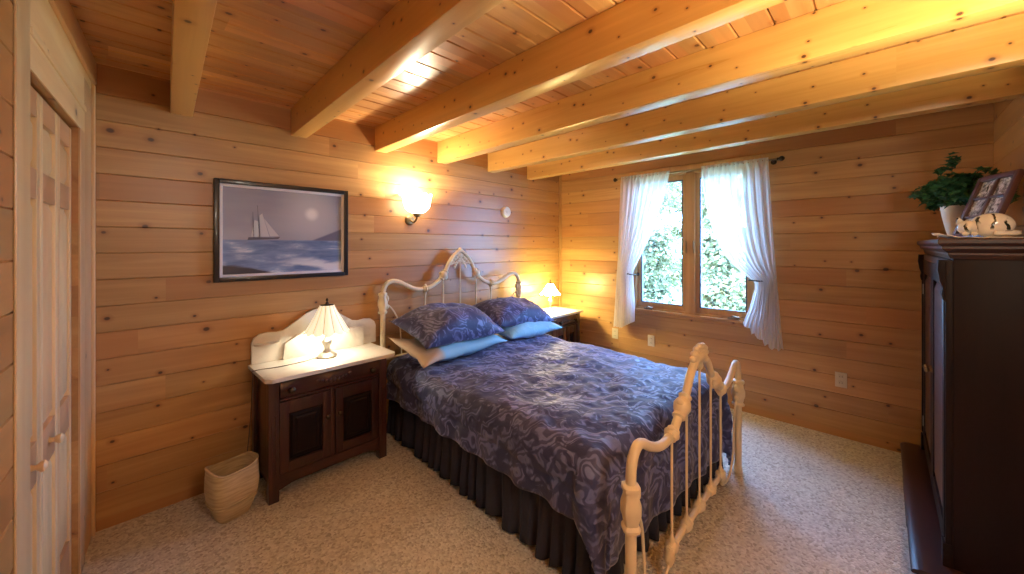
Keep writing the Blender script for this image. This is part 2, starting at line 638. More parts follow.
boards('wall_rear', 'wall_x', (-0.75, -1.7, 0), (1, 0, 0), (0, 0, 1), (0, 1, 0), 2.95, ZC, ROWS)
# corner strip where the log walls meet
struct(MB().box(WB - 0.022, WA - 0.022, 0, WB, WA, ZC).build('trim_1', 'sash_z', bevel=0.004))

# ceiling beams, 24 inches apart
for i, (x, an) in enumerate(((0.228, 4.0), (0.857, 3.0), (1.469, 2.3), (2.077, 2.1), (2.703, 2.0), (3.314, 2.4))):
    L = 4.6 if i < 4 else 3.62
    an = math.radians(-an)
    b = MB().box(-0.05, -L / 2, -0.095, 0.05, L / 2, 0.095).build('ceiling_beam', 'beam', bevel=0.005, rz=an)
    b.location = (x + 0.05 + math.sin(an) * L / 2, WA + 0.005 - math.cos(an) * L / 2, ZB + 0.095)
    struct(b)

# closet wall: runs from the back corner towards the camera, turned five degrees
CD = Vector((-0.0871, -0.9961, 0))         # along, away from the corner
CN = Vector((0.9961, -0.0871, 0))          # into the room
CO = Vector((-0.08, 2.96, 0))
T0, T1, DZ = 0.345, 1.13, 2.03
boards('wall_left', 'wall_y', CO, CD, (0, 0, 1), CN, 4.75, ZC, ROWS, opening=(T0, T1, -0.001, DZ), thick=0.12)


def cbox(m, t0, t1, d0, d1, z0, z1, mi=0):
    """box in closet-wall coordinates: t along, d out of the wall"""
    vs = [CO + CD * t + CN * d + Vector((0, 0, z)) for z in (z0, z1) for d in (d0, d1) for t in (t0, t1)]
    return m.add(vs, [(0, 2, 3, 1), (4, 5, 7, 6), (0, 1, 5, 4), (2, 6, 7, 3), (0, 4, 6, 2), (1, 3, 7, 5)], mi)


struct(cbox(cbox(MB(), T0 - 0.115, T0, 0, 0.007, 0, DZ + 0.0), 0.0, T0 - 0.115, 0, 0.004, 0, 2.3).build('trim_2', 'case_z', bevel=0.004))
struct(cbox(MB(), 0.0, 0.03, 0.0, 0.016, 0, 2.33).build('trim_3', 'trim_z', bevel=0.004))
struct(cbox(MB(), T1, T1 + 0.13, 0, 0.007, 0, ZC).build('trim_4', 'trim_z', bevel=0.005))
m = cbox(MB(), T0 - 0.115, T1, 0, 0.006, DZ, DZ + 0.11)
cbox(m, T0 - 0.115, T1, 0, 0.012, DZ + 0.10, DZ + 0.125)
struct(m.build('trim_5', 'trim_y', bevel=0.004))
struct(cbox(MB(), 0.03, T1, 0, 0.004, DZ + 0.125, 2.345).build('trim_6', 'trim_y', bevel=0.003))
struct(cbox(MB(), 0.0, T1, 0, 0.02, 2.335, ZC).build('trim_7', 'trim_y', bevel=0.006))
# closet interior behind the leaves
m = MB()
cbox(m, T0 - 0.1, T1 + 0.1, -0.62, -0.60, 0, 2.3)
cbox(m, T0 - 0.1, T0 - 0.08, -0.60, -0.12, 0, 2.3)
cbox(m, T1 + 0.08, T1 + 0.1, -0.60, -0.12, 0, 2.3)
cbox(m, T0 - 0.1, T1 + 0.1, -0.62, -0.12, 2.3, 2.32)
struct(m.build('wall_closet', 'trim_z', smooth=False))
LW = (T1 - T0) / 3
for k in range(3):
    a, b = T0 + LW * k + 0.003, T0 + LW * (k + 1) - 0.003
    m = MB()
    sw = 0.038
    for (u, v) in ((a, a + sw), (b - sw, b)):
        cbox(m, u, v, -0.05, -0.020, 0.012, DZ - 0.012)
    d = struct(m.build('door_%d' % (k + 1), 'trim_z', bevel=0.003))
    for (z0, z1) in ((0.012, 0.20), (0.70, 0.84), (1.655, 1.755), (1.93, DZ - 0.012)):
        cbox(MB(), a + sw, b - sw, -0.05, -0.021, z0, z1).build('door_rail', 'rail_y', parent=d, bevel=0.002)
    for (z0, z1) in ((0.20, 0.70), (0.84, 1.655), (1.755, 1.93)):
        m = MB()
        u0, u1 = a + sw, b - sw
        cbox(m, u0, u1, -0.047, -0.036, z0, z1)
        vs = []
        for e, dd in ((0.006, -0.036), (0.032, -0.024)):
            vs += [CO + CD * t + CN * dd + Vector((0, 0, z)) for t, z in ((u0 + e, z0 + e), (u1 - e, z0 + e), (u1 - e, z1 - e), (u0 + e, z1 - e))]
        m.add(vs, [(0, 1, 5, 4), (1, 2, 6, 5), (2, 3, 7, 6), (3, 0, 4, 7), (4, 5, 6, 7)])
        m.build('door_panel', 'trim_z', parent=d)
    if k in (1, 2):
        t = b - 0.019 if k == 1 else a + 0.019
        t = {1: T0 + LW + 0.13, 2: T0 + LW * 2 + 0.11}[k]
        m = MB().lathe([(0.0, 0.0), (0.010, 0.0), (0.008, 0.012), (0.017, 0.022), (0.018, 0.030), (0.010, 0.037), (0.0, 0.038)], seg=16)
        q = CN.to_track_quat('Z', 'Y').to_matrix().to_4x4()
        q.translation = CO + CD * t + CN * -0.021 + Vector((0, 0, 0.775))
        m.move(q).build('door_knob', 'trim_z', parent=d)

# ------------------------------------------------------------------ window
y0, y1, z0, z1 = WIN
m = MB()
fw = 0.05
for a, b in ((y0, y0 + 0.028), (y1 - 0.028, y1)):
    m.box(WB - 0.012, a, z0, WB + 0.12, b, z1)
m.box(WB - 0.012, 1.325, z0, WB + 0.10, 1.41, z1)
m.box(WB - 0.012, y0, z1 - 0.03, WB + 0.12, y1, z1)
m.box(WB + 0.0, y0, z0, WB + 0.12, y1, z0 + 0.02)
win = struct(m.build('window_1', 'sash_z', bevel=0.004))
MB().box(WB - 0.03, y0 - 0.02, z0 - 0.02, WB + 0.06, y1 + 0.02, z0 + 0.002).build('window_sill', 'sash_y', parent=win, bevel=0.005)
m = MB()
for a, b in ((y0 - 0.055, y0), (y1, y1 + 0.055)):
    m.box(WB - 0.018, a, z0 - 0.02, WB, b, z1 + 0.055)
m.box(WB - 0.018, y0, z1, WB, y1, z1 + 0.055)
m.build('window_casing', 'sash_z', parent=win, bevel=0.004)
for (a, b) in ((y0 + 0.028, 1.325), (1.41, y1 - 0.028)):
    m = MB()
    s_ = 0.036
    zb, zt = z0 + 0.02, z1 - 0.03
    m.box(WB + 0.012, a, zb, WB + 0.055, a + s_, zt)
    m.box(WB + 0.012, b - s_, zb, WB + 0.055, b, zt)
    m.box(WB + 0.012, a + s_, zb, WB + 0.055, b - s_, zb + 0.055)
    m.box(WB + 0.012, a + s_, zt - 0.05, WB + 0.055, b - s_, zt)
    sa = m.build('window_sash', 'sash_z', parent=win, bevel=0.003)
    m = MB()
    t = 0.012
    A, B_, C_, D_ = a + s_, b - s_, zb + 0.055, zt - 0.05
    m.box(WB + 0.016, A, C_, WB + 0.05, A + t, D_)
    m.box(WB + 0.016, B_ - t, C_, WB + 0.05, B_, D_)
    m.box(WB + 0.016, A + t, C_, WB + 0.05, B_ - t, C_ + t * 0.5)
    m.box(WB + 0.016, A + t, D_ - t, WB + 0.05, B_ - t, D_)
    m.build('glazing_gasket', 'gasket', parent=sa)
    MB().box(WB + 0.030, A + 0.002, C_ + 0.002, WB + 0.036, B_ - 0.002, D_ - 0.002).build('window_pane', 'glass', parent=sa, smooth=False)
    # crank operator at the bottom, hinge-side latch on the mullion side
    m = MB()
    cy = a + 0.14 if a < 1.3 else b - 0.13
    m.box(WB - 0.022, cy - 0.045, z0 + 0.004, WB + 0.006, cy + 0.045, z0 + 0.022)
    m.tube(crv([(WB - 0.012, cy + 0.02, z0 + 0.02), (WB - 0.03, cy, z0 + 0.036), (WB - 0.04, cy - 0.045, z0 + 0.03)]), 0.006, 8)
    m.ell((WB - 0.04, cy - 0.05, z0 + 0.03), (0.010, 0.012, 0.010), 8, 6)
    m.build('window_crank', 'brass', parent=win, bevel=0.0)
    ly = b + 0.008 if a < 1.3 else a - 0.008
    m = MB().box(WB - 0.026, ly - 0.006, 1.42, WB - 0.012, ly + 0.006, 1.52)
    m.box(WB - 0.034, ly - 0.004, 1.46, WB - 0.02, ly + 0.004, 1.54)
    m.build('window_latch', 'brass', parent=win)


# ------------------------------------------------------------------ bed
BED = Vector((2.195, 1.78, 0))
BRZ = math.radians(-3.5)
bed = thing('iron_bed', 'cream painted antique iron bed with curved head and foot rails', 'bed', BED, BRZ)
HY_, FY_ = 1.08, -1.10
HWID, FWID = 0.755, 0.765


def collar(m, p, d, r, l=0.05):
    """cast iron knuckle around a tube at p, along direction d"""
    p, d = Vector(p), Vector(d).normalized()
    pts, rad = [], []
    for t, k in ((-0.5, 1.05), (-0.42, 1.5), (-0.3, 1.25), (-0.15, 1.7), (0, 1.95), (0.15, 1.7), (0.3, 1.25), (0.42, 1.5), (0.5, 1.05)):
        pts.append(p + d * l * t)
        rad.append(r * k)
    m.tube(pts, rad, 12)
    s_ = d.cross(Vector((0, 1, 0)))
    if s_.length > 0.1:
        s_.normalize()
        for sg in (-1, 1):
            m.ell(p + s_ * sg * r * 1.7, (r * 0.7, r * 0.9, r * 0.7), 8, 6)
    return m


# posts
def post(x, y, top, name='post'):
    m = MB().tube([(x, y, 0.03), (x, y, 0.10), (x, y, top)], 0.021, 14)
    m.lathe([(0.018, 0.0), (0.026, 0.006), (0.026, 0.03), (0.020, 0.045)], (x, y, 0), 14)
    return m.build(name, 'cream', parent=bed)


def knuckle(x, y, z):
    """two-tier moulded casting where the rails meet the post"""
    m = MB()
    pr = [(0.021, -0.11), (0.036, -0.105), (0.039, -0.09), (0.029, -0.075), (0.034, -0.045), (0.042, -0.02), (0.042, 0.02), (0.033, 0.05), (0.030, 0.075), (0.039, 0.09), (0.037, 0.105), (0.021, 0.115)]
    m.lathe([(0.021 + (a - 0.021) * 0.82, z + b * 0.78) for a, b in pr], (x, y, 0), 16, mod=lambda a, t: 1 + 0.09 * math.cos(4 * a))
    s_ = -1 if x > 0 else 1
    m.ell((x + s_ * 0.035, y, z + 0.035), (0.016, 0.022, 0.028), 10, 8)
    m.ell((x + s_ * 0.035, y, z - 0.03), (0.016, 0.020, 0.022), 10, 8)
    return m.build('casting', 'cream', parent=bed)


# footboard
for sx in (-1, 1):
    post(sx * FWID, FY_, 0.60)
    knuckle(sx * FWID, FY_, 0.525)
half = [(0.765, 0.58), (0.762, 0.665), (0.742, 0.712), (0.705, 0.735), (0.66, 0.724), (0.60, 0.690), (0.52, 0.658), (0.44, 0.648), (0.355, 0.665), (0.295, 0.705), (0.24, 0.745), (0.19, 0.79), (0.14, 0.855), (0.095, 0.895), (0.05, 0.920), (0.0, 0.928)]
pts = [(-x, FY_, z) for x, z in half] + [(x, FY_, z) for x, z in reversed(half[:-1])]
MB().tube(crv(pts, 4), 0.0195, 12).build('foot_rail', 'cream', parent=bed)


def zcurve(hf, x):
    x = abs(x)
    for (a, za), (b, zb) in zip(hf, hf[1:]):
        if b <= x <= a and a != b:
            return za + (zb - za) * (a - x) / (a - b)
    return hf[-1][1]


SPF = (-0.37, -0.185, 0.0, 0.185, 0.37)
for x in SPF:
    MB().tube([(x, FY_, 0.15), (x, FY_, 0.4), (x, FY_, zcurve(half, x))], 0.006, 8).build('spindle', 'cream', parent=bed)
pts = [(x, FY_, 0.155) for x in (-0.39, -0.2, 0, 0.2, 0.39)]
MB().tube(pts, 0.014, 12).build('lower_rail', 'cream', parent=bed)
for x in SPF:
    m = MB()
    collar(m, (x, FY_, 0.155), (1, 0, 0), 0.015, 0.075)
    m.tube([(x, FY_, 0.16), (x, FY_, 0.185), (x, FY_, 0.205)], [0.017, 0.013, 0.008], 10)
    if abs(x) > 0.3:
        e = x * 1.06
        m.tube([(e, FY_, 0.16), (e * 1.02, FY_, 0.12), (e * 1.01, FY_, 0.085)], [0.02, 0.024, 0.010], 10)
    m.build('casting', 'cream', parent=bed)
for sx in (-1, 1):     # collars on the sloping parts of the rail
    m = MB()
    collar(m, (sx * 0.245, FY_, 0.742), (sx * -0.05, 0, 0.043), 0.021, 0.13)
    m.build('casting', 'cream', parent=bed)
    m = MB()
    collar(m, (sx * 0.37, FY_, 0.658), (sx * -0.07, 0, 0.02), 0.018, 0.06)
    m.build('casting', 'cream', parent=bed)
    pts = crv([(sx * 0.755, FY_, 0.49), (sx * 0.71, FY_, 0.475), (sx * 0.672, FY_, 0.40), (sx * 0.655, FY_, 0.28), (sx * 0.635, FY_, 0.15), (sx * 0.56, FY_, 0.075), (sx * 0.48, FY_, 0.062), (sx * 0.42, FY_, 0.085), (sx * 0.395, FY_, 0.12)], 5)
    MB().tube(pts, 0.0065, 8).build('scroll', 'cream', parent=bed)


def shell(zc, y, wx, hz):
    """fan shaped casting that crowns the rail"""
    m = MB()
    for k in range(7):
        a = math.radians(-84 + 28 * k)
        for t, r in ((0.034, 0.014), (0.052, 0.017)):
            m.ell((math.sin(a) * t * wx, y, zc + math.cos(a) * t * hz), (r * wx * 0.9, 0.018, r * hz), 10, 7)
    m.ell((0, y, zc), (0.046 * wx, 0.025, 0.036 * hz), 14, 10)
    for sg in (-1, 1):
        m.ell((sg * 0.042 * wx, y, zc - 0.026 * hz), (0.022 * wx, 0.020, 0.024 * hz), 10, 8)
    m.ell((0, y, zc - 0.042 * hz), (0.016 * wx, 0.018, 0.028 * hz), 10, 8)
    return m.build('crest', 'cream', parent=bed)


shell(0.925, FY_, 1.75, 1.0)

# the footboard stands four degrees out of square with the rails
piv = Vector((0, FY_, 0))
q = Matrix.Translation(piv) @ Matrix.Rotation(math.radians(4.1), 4, 'Z') @ Matrix.Translation(-piv)
for o in bed.children:
    o.location = q.translation + Vector((-0.028, 0, 0))
    o.rotation_euler.z = math.radians(4.1)

# headboard
for sx in (-1, 1):
    post(sx * HWID, HY_, 1.06)
    knuckle(sx * HWID, HY_, 1.03)
halfh = [(0.755, 1.04), (0.753, 1.11), (0.737, 1.165), (0.70, 1.198), (0.65, 1.203), (0.595, 1.185), (0.54, 1.155), (0.47, 1.125), (0.39, 1.118), (0.31, 1.135), (0.24, 1.175), (0.185, 1.225), (0.15, 1.29), (0.115, 1.35), (0.065, 1.405), (0.0, 1.445)]
pts = [(-x, HY_, z) for x, z in halfh] + [(x, HY_, z) for x, z in reversed(halfh[:-1])]
MB().tube(crv(pts, 4), 0.019, 12).build('head_rail', 'cream', parent=bed)
for x in (-0.37, -0.185, 0.0, 0.185, 0.37):
    MB().tube([(x, HY_, 0.60), (x, HY_, 0.9), (x, HY_, zcurve(halfh, x) - 0.005)], 0.0065, 8).build('spindle', 'cream', parent=bed)
MB().tube([(-HWID, HY_, 0.58), (0, HY_, 0.58), (HWID, HY_, 0.58)], 0.014, 12).build('lower_rail', 'cream', parent=bed)
for sx in (-1, 1):
    m = MB()
    collar(m, (sx * 0.185, HY_, 1.228), (sx * -0.04, 0, 0.06), 0.020, 0.10)
    m.ell((sx * 0.165, HY_, 1.21), (0.026, 0.016, 0.03), 10, 8)
    m.build('casting', 'cream', parent=bed)
    m = MB()
    collar(m, (sx * 0.37, HY_, 1.118), (1, 0, 0), 0.018, 0.05)
    m.tube([(sx * 0.37, HY_, 1.12), (sx * 0.37, HY_, 1.08), (sx * 0.37, HY_, 1.05)], [0.016, 0.012, 0.007], 10)
    m.build('casting', 'cream', parent=bed)
    MB().tube(crv([(sx * 0.77, HY_, 1.03), (sx * 0.71, HY_, 1.01), (sx * 0.65, HY_, 0.94), (sx * 0.61, HY_, 0.84), (sx * 0.595, HY_, 0.70), (sx * 0.59, HY_, 0.58)], 5), 0.0065, 8).build('scroll', 'cream', parent=bed)
# pierced leaf casting under the crown of the headboard
m = MB()
for sx in (-1, 1):
    for k in range(5):
        t = k / 4
        x = sx * (0.02 + 0.085 * t)
        z = 1.405 - 0.075 * t
        m.ell((x, HY_, z), (0.020, 0.011, 0.016), 10, 7)
        m.ell((x * 0.6, HY_, z - 0.035), (0.014, 0.010, 0.014), 8, 6)
    m.tube(crv([(sx * 0.11, HY_, 1.325), (sx * 0.06, HY_, 1.335), (0, HY_, 1.35)], 5), 0.008, 8)
m.ell((0, HY_, 1.455), (0.022, 0.020, 0.024), 10, 8)
m.ell((0, HY_, 1.40), (0.03, 0.014, 0.03), 10, 8)
m.build('crest', 'cream', parent=bed)
# side rails and the mattress they carry
for sx in (-1, 1):
    w = 0.69
    MB().box(sx * w - 0.015, -0.93, 0.24, sx * w + 0.015, HY_ - 0.03, 0.29).build('side_rail', 'dmetal', parent=bed, bevel=0.003)
MB().box(-0.65, -0.92, 0.27, 0.65, 1.03, 0.585).build('mattress', 'white', parent=bed, bevel=0.05)

# comforter: a cloth folded over the mattress, hanging lower at the foot corners
CA, CR = 0.67, 0.115           # half flat width, edge radius
CFB = -0.875                   # y where the foot edge begins to roll over
SIDE_DROP, FOOT_DROP = 0.30, 0.50
TOPZ = 0.625


def roll(e):
    """arc length past the edge -> (outward, down)"""
    if e <= 0:
        return 0.0, 0.0
    q = CR * PI / 2
    if e < q:
        return CR * math.sin(e / CR), CR * (1 - math.cos(e / CR))
    return CR, CR + (e - q)


def comforter():
    m = MB()
    q = CR * PI / 2
    PX = CA + q + SIDE_DROP - CR
    QY = q + FOOT_DROP - CR
    top = 0.95
    NU, NV = 150, 170
    Ltot = (top - CFB) + QY

    def fn(u, v):
        p = (u * 2 - 1) * PX
        s_ = v * Ltot
        ey = s_ - (top - CFB)
        ex = abs(p) - CA
        sx = 1 if p > 0 else -1
        y = top - min(s_, top - CFB)
        x = max(-CA, min(CA, p))
        if ex > 0 and ey > 0:
            e = math.hypot(ex, ey)
            ph = math.atan2(ey, ex)
            o_, d_ = roll(e)
            o_ += 0.04 * math.sin(2 * ph) * min(1, d_ / 0.3)
            X = sx * (CA + o_ * math.cos(ph))
            Y = CFB - o_ * math.sin(ph)
            nx, ny = sx * math.cos(ph), -math.sin(ph)
        elif ex > 0:
            o_, d_ = roll(ex)
            X, Y = sx * (CA + o_), y
            nx, ny = sx, 0
        elif ey > 0:
            o_, d_ = roll(ey)
            X, Y = x, CFB - o_
            nx, ny = 0, -1
        else:
            d_ = 0
            X, Y = x, y
            nx = ny = 0
        crown = 0.022 * (1 - (min(abs(p), CA) / CA) ** 2)
        Z = TOPZ + crown - d_
        # quilted puckers
        P = Vector((p * 3.2, s_ * 3.2, 0.3))
        h = 0.026 * mnoise.noise(P) + 0.012 * mnoise.noise(P * 2.3 + Vector((3, 1, 0)))
        h += 0.007 * abs(mnoise.noise(P * 4.1)) * 2 - 0.008
        h -= 0.010 * math.exp(-((d_ - 0.185) / 0.012) ** 2)      # stitched seam above the hem
        w = min(1, d_ / 0.12)
        Z += h * (1 - w)
        rip = h * 0.9 + 0.010 * math.sin((s_ if ex > 0 >= ey else p) * 26 + 2 * mnoise.noise(P * 0.6)) * max(0, min(1, (d_ - 0.1) / 0.2))
        X += nx * rip * w
        Y += ny * rip * w
        return (X, Y, Z)
    m.grid(fn, NU, NV)
    return m


cm = comforter().build('comforter', 'damask', loc=BED, rz=BRZ, solid=0.022, ang=180)
tag(cm, 'indigo and grey damask comforter spread over the iron bed', 'comforter')


def skirt():
    m = MB()
    path = [(-0.715, 1.02), (-0.715, -0.94), (0.715, -0.94), (0.715, 1.02)]
    pts = []
    for (a, b), (c, d) in zip(path, path[1:]):
        L = math.hypot(c - a, d - b)
        n = int(L / 0.008)
        nx, ny = (d - b) / L, -(c - a) / L
        for k in range(n):
            t = k / n
            pts.append((a + (c - a) * t, b + (d - b) * t, -abs(nx) * (1 if a > 0 else -1) * -1 if False else nx, ny, L * t))
    out = []
    cx, cy = 0, 0.03
    N = len(pts)

    def fn(u, v):
        i = min(int(u * (N - 1)), N - 1)
        x, y, nx, ny, s_ = pts[i]
        if nx * (x - cx) + ny * (y - cy) < 0:
            nx, ny = -nx, -ny
        ph = i * 0.008 * 2 * PI / 0.10 + 7.0 * mnoise.noise(Vector((i * 0.022, 0, 0))) + 0.5 * math.sin(v * 2 + i * 0.05)
        amp = (0.003 + 0.020 * v ** 0.7) * (1 + 0.7 * mnoise.noise(Vector((i * 0.05, 4, v))))
        w = amp * (math.sin(ph) + 0.35 * math.sin(2 * ph + 1)) + 0.022 * v
        z = 0.40 - v * (0.385 + 0.006 * math.sin(ph * 0.5))
        return (x + nx * w, y + ny * w, z)
    m.grid(fn, N - 1, 8)
    return m


tag(skirt().build('bed_skirt', 'skirt', loc=BED, rz=BRZ, solid=0.003, ang=180), 'dark gathered bed skirt hanging under the comforter to the carpet', 'bed skirt')


def cushion(w, h, t, corner=1.0, seed=0, flat=1.0):
    """pillow lying in its own xy plane, seams meeting in pointed corners"""
    m = MB()
    n = 30
    for sg in (1, -1):
        def fn(u, v):
            a, b = u * 2 - 1, v * 2 - 1
            pin = 1 - 0.10 * corner * (1 - abs(a) ** 2.2) * abs(b) ** 3 * 0.9
            x = a * w / 2 * (1 - 0.07 * corner * (1 - b * b) * abs(a) ** 3)
            y = b * h / 2 * (1 - 0.09 * corner * (1 - a * a) * abs(b) ** 3)
            k = max(0, (1 - abs(a) ** 2.6)) ** 0.62 * max(0, (1 - abs(b) ** 2.6)) ** 0.62
            P = Vector((a * 1.8, b * 1.8, seed + sg))
            z = sg * t / 2 * (1 if sg > 0 else flat) * k * (1 + 0.22 * mnoise.noise(P)) + 0.014 * mnoise.noise(Vector((a * 2.4, b * 2.4, seed * 3)))
            z += 0.010 * mnoise.noise(Vector((a * 5, b * 5, seed * 2 + sg))) * k
            return (x, y, z)
        m.grid(fn, n, n)
    return m


def pillow(name, label, loc, rot, size, mat, seed, group, sag=None, flat=1.0):
    m = cushion(*size, seed=seed, flat=flat)
    if sag:
        m.v = [(x, y, z + sag(x, y)) for x, y, z in m.v]
    o = m.build(name, mat, weld=True, ang=180)
    o.location = loc
    o.rotation_euler = rot
    return tag(o, label, 'pillow', group)


R = math.radians
pillow('bed_pillow', 'pale blue pillow with warm-lit end painted beige under the dark sham beside the washstand', (1.86, 2.47, 0.72), (R(4), R(-1), R(2)), (0.85, 0.48, 0.14), 'pillow_warm_light', 3, 'pale pillows on the bed',
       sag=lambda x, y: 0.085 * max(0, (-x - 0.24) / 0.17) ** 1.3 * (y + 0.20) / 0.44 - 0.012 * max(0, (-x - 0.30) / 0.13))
pillow('bed_pillow', 'pale blue pillow lying under the dark sham nearer the window', (2.72, 2.49, 0.72), (R(5), 0, R(-4)), (0.68, 0.46, 0.15), 'pillow', 8, 'pale pillows on the bed')
pillow('pillow_sham', 'indigo damask sham leaning on the washstand side of the headboard', (1.88, 2.515, 0.845), (R(13), R(1), R(1)), (0.79, 0.53, 0.33), 'damask', 5, 'damask shams on the bed', flat=0.45)
pillow('pillow_sham', 'indigo damask sham leaning on the headboard nearer the window', (2.70, 2.60, 0.83), (R(14), R(3), R(-4)), (0.72, 0.50, 0.28), 'damask', 11, 'damask shams on the bed', flat=0.45)


# ------------------------------------------------------------------ washstand (left nightstand)
def knob_bm(r=0.017):
    return [(0.0, 0.0), (r * 0.55, 0.0), (r * 0.45, r * 0.6), (r, r * 1.1), (r * 0.95, r * 1.6), (r * 0.5, r * 1.95), (0, r * 2)]


def pull(parent, x, y, z, r=0.017, mat='dmetal', name='knob'):
    m = MB().lathe([(a, -b) for a, b in knob_bm(r)], (x, y, z), 14, axis='y')
    return m.build(name, mat, parent=parent)


def raised_panel(m, x0, x1, z0, z1, y, e=0.03, h=0.012, mi=0):
    vs = []
    for k, dy in ((0.0, 0.0), (e, -h)):
        vs += [(x0 + k, y + dy, z0 + k), (x1 - k, y + dy, z0 + k), (x1 - k, y + dy, z1 - k), (x0 + k, y + dy, z1 - k)]
    return m.add(vs, [(0, 1, 5, 4), (1, 2, 6, 5), (2, 3, 7, 6), (3, 0, 4, 7), (4, 5, 6, 7)], mi)


def cabinet(root, w, d, h, legs=0.07):
    """body of a two-door stand with one drawer, front towards -y, base at z=0"""
    x0, x1, yf, yb = -w / 2, w / 2, -d / 2, d / 2
    m = MB()
    m.box(x0 + 0.02, yf + 0.02, legs, x0 + 0.04, yb - 0.01, h)
    m.box(x1 - 0.04, yf + 0.02, legs, x1 - 0.02, yb - 0.01, h)
    m.box(x0 + 0.02, yb - 0.02, legs, x1 - 0.02, yb - 0.005, h)
    m.box(x0 + 0.02, yf + 0.03, legs, x1 - 0.02, yb - 0.02, legs + 0.02)
    m.box(x0 + 0.04, yf + 0.012, h - 0.130, x1 - 0.04, yf + 0.05, h - 0.112)
    m.box(x0 + 0.04, yf + 0.012, h - 0.02, x1 - 0.04, yf + 0.05, h)
    m.box(-0.012, yf + 0.014, legs + 0.04, 0.012, yf + 0.04, h - 0.13)
    m.build('carcass', 'red_z', parent=root, bevel=0.003)
    for (a, b) in ((x0, x0 + 0.055), (x1 - 0.055, x1)):
        for (c, e) in ((yf, yf + 0.05), (yb - 0.05, yb)):
            m = MB().box(a, c, 0.0, b, e, h)
            if c == yf:
                for k in range(2):
                    xx = a + 0.018 + 0.019 * k
                    m.box(xx - 0.004, c - 0.004, 0.16, xx + 0.004, c + 0.002, h - 0.20)
            m.build('leg', 'red_z', parent=root, bevel=0.005)
    # curved apron under the doors
    poly = [(x0 + 0.055, legs + 0.075), (x0 + 0.055, legs - 0.01)]
    for k in range(13):
        t = k / 12
        poly.append((x0 + 0.075 + (w - 0.15) * t, legs - 0.005 + 0.028 * math.sin(PI * t) ** 0.5))
    poly += [(x1 - 0.055, legs - 0.01), (x1 - 0.055, legs + 0.075)]
    MB().prism(poly, 1, yf + 0.008, yf + 0.03).build('apron', 'red_x', parent=root)
    # drawer with a swelling front
    zt, zb = h - 0.018, h - 0.110
    m = MB()

    def fn(u, v):
        x = x0 + 0.06 + (w - 0.12) * u
        bulge = 0.016 * math.sin(PI * v) * (0.55 + 0.45 * math.cos(4 * PI * (u - 0.5)))
        return (x, yf + 0.008 - bulge, zb + (zt - zb) * v)
    m.grid(fn, 40, 10)
    m.box(x0 + 0.06, yf + 0.008, zb, x1 - 0.06, yb - 0.06, zt)
    m.box(x0 + 0.06, yf - 0.002, zb - 0.012, x1 - 0.06, yf + 0.02, zb - 0.002)
    dr = m.build('drawer', 'red_x', parent=root, ang=60)
    for x in (x0 + 0.115, x1 - 0.115):
        pull(dr, x, yf - 0.006, (zt + zb) / 2, 0.019)
    m = MB()     # carved swag in the middle of the drawer
    for k in range(9):
        t = k / 8 * 2 - 1
        m.ell((t * 0.10, yf - 0.008, (zt + zb) / 2 + 0.018 * t * t - 0.004), (0.012, 0.006, 0.010 + 0.006 * (1 - abs(t))), 8, 6)
    m.build('carving', 'red_x', parent=dr)
    # doors
    dz0, dz1 = legs + 0.078, h - 0.133
    for sx in (-1, 1):
        a, b = (x0 + 0.058, -0.014) if sx < 0 else (0.014, x1 - 0.058)
        m = MB()
        st = 0.05
        m.box(a, yf + 0.006, dz0, a + st, yf + 0.026, dz1)
        m.box(b - st, yf + 0.006, dz0, b, yf + 0.026, dz1)
        m.box(a + st, yf + 0.006, dz1 - 0.075, b - st, yf + 0.026, dz1)
        m.box(a + st, yf + 0.006, dz0, b - st, yf + 0.026, dz0 + 0.06)
        do = m.build('door', 'red_z', parent=root, bevel=0.003)
        m = MB().box(a + st, yf + 0.019, dz0 + 0.06, b - st, yf + 0.025, dz1 - 0.075)
        raised_panel(m, a + st + 0.010, b - st - 0.010, dz0 + 0.07, dz1 - 0.085, yf + 0.019, 0.012, 0.010)
        raised_panel(m, a + st + 0.034, b - st - 0.034, dz0 + 0.094, dz1 - 0.109, yf + 0.0095, 0.010, 0.006)
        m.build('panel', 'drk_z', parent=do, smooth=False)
        # carved border beads of the panel
        if sx < 0:
            pass
        pull(do, (a + 0.024) if sx > 0 else (b - 0.024), yf + 0.006, (dz0 + dz1) / 2 + 0.05, 0.015)
    return root


ws = thing('washstand', 'dark carved washstand with pale marble top and tall curved splashback', 'nightstand', (0.985, 2.735, 0))
cabinet(ws, 0.73, 0.385, 0.705)
# marble top with clipped corners (local coordinates)
tx0, tx1, tyf, tyb = -0.385, 0.43, -0.225, 0.205
poly = [(tx0 + 0.03, tyf), (tx1 - 0.03, tyf), (tx1, tyf + 0.03), (tx1, tyb), (tx0, tyb), (tx0, tyf + 0.03)]
MB().prism(poly, 2, 0.705, 0.73).build('marble_top', 'marble', parent=ws, bevel=0.005)
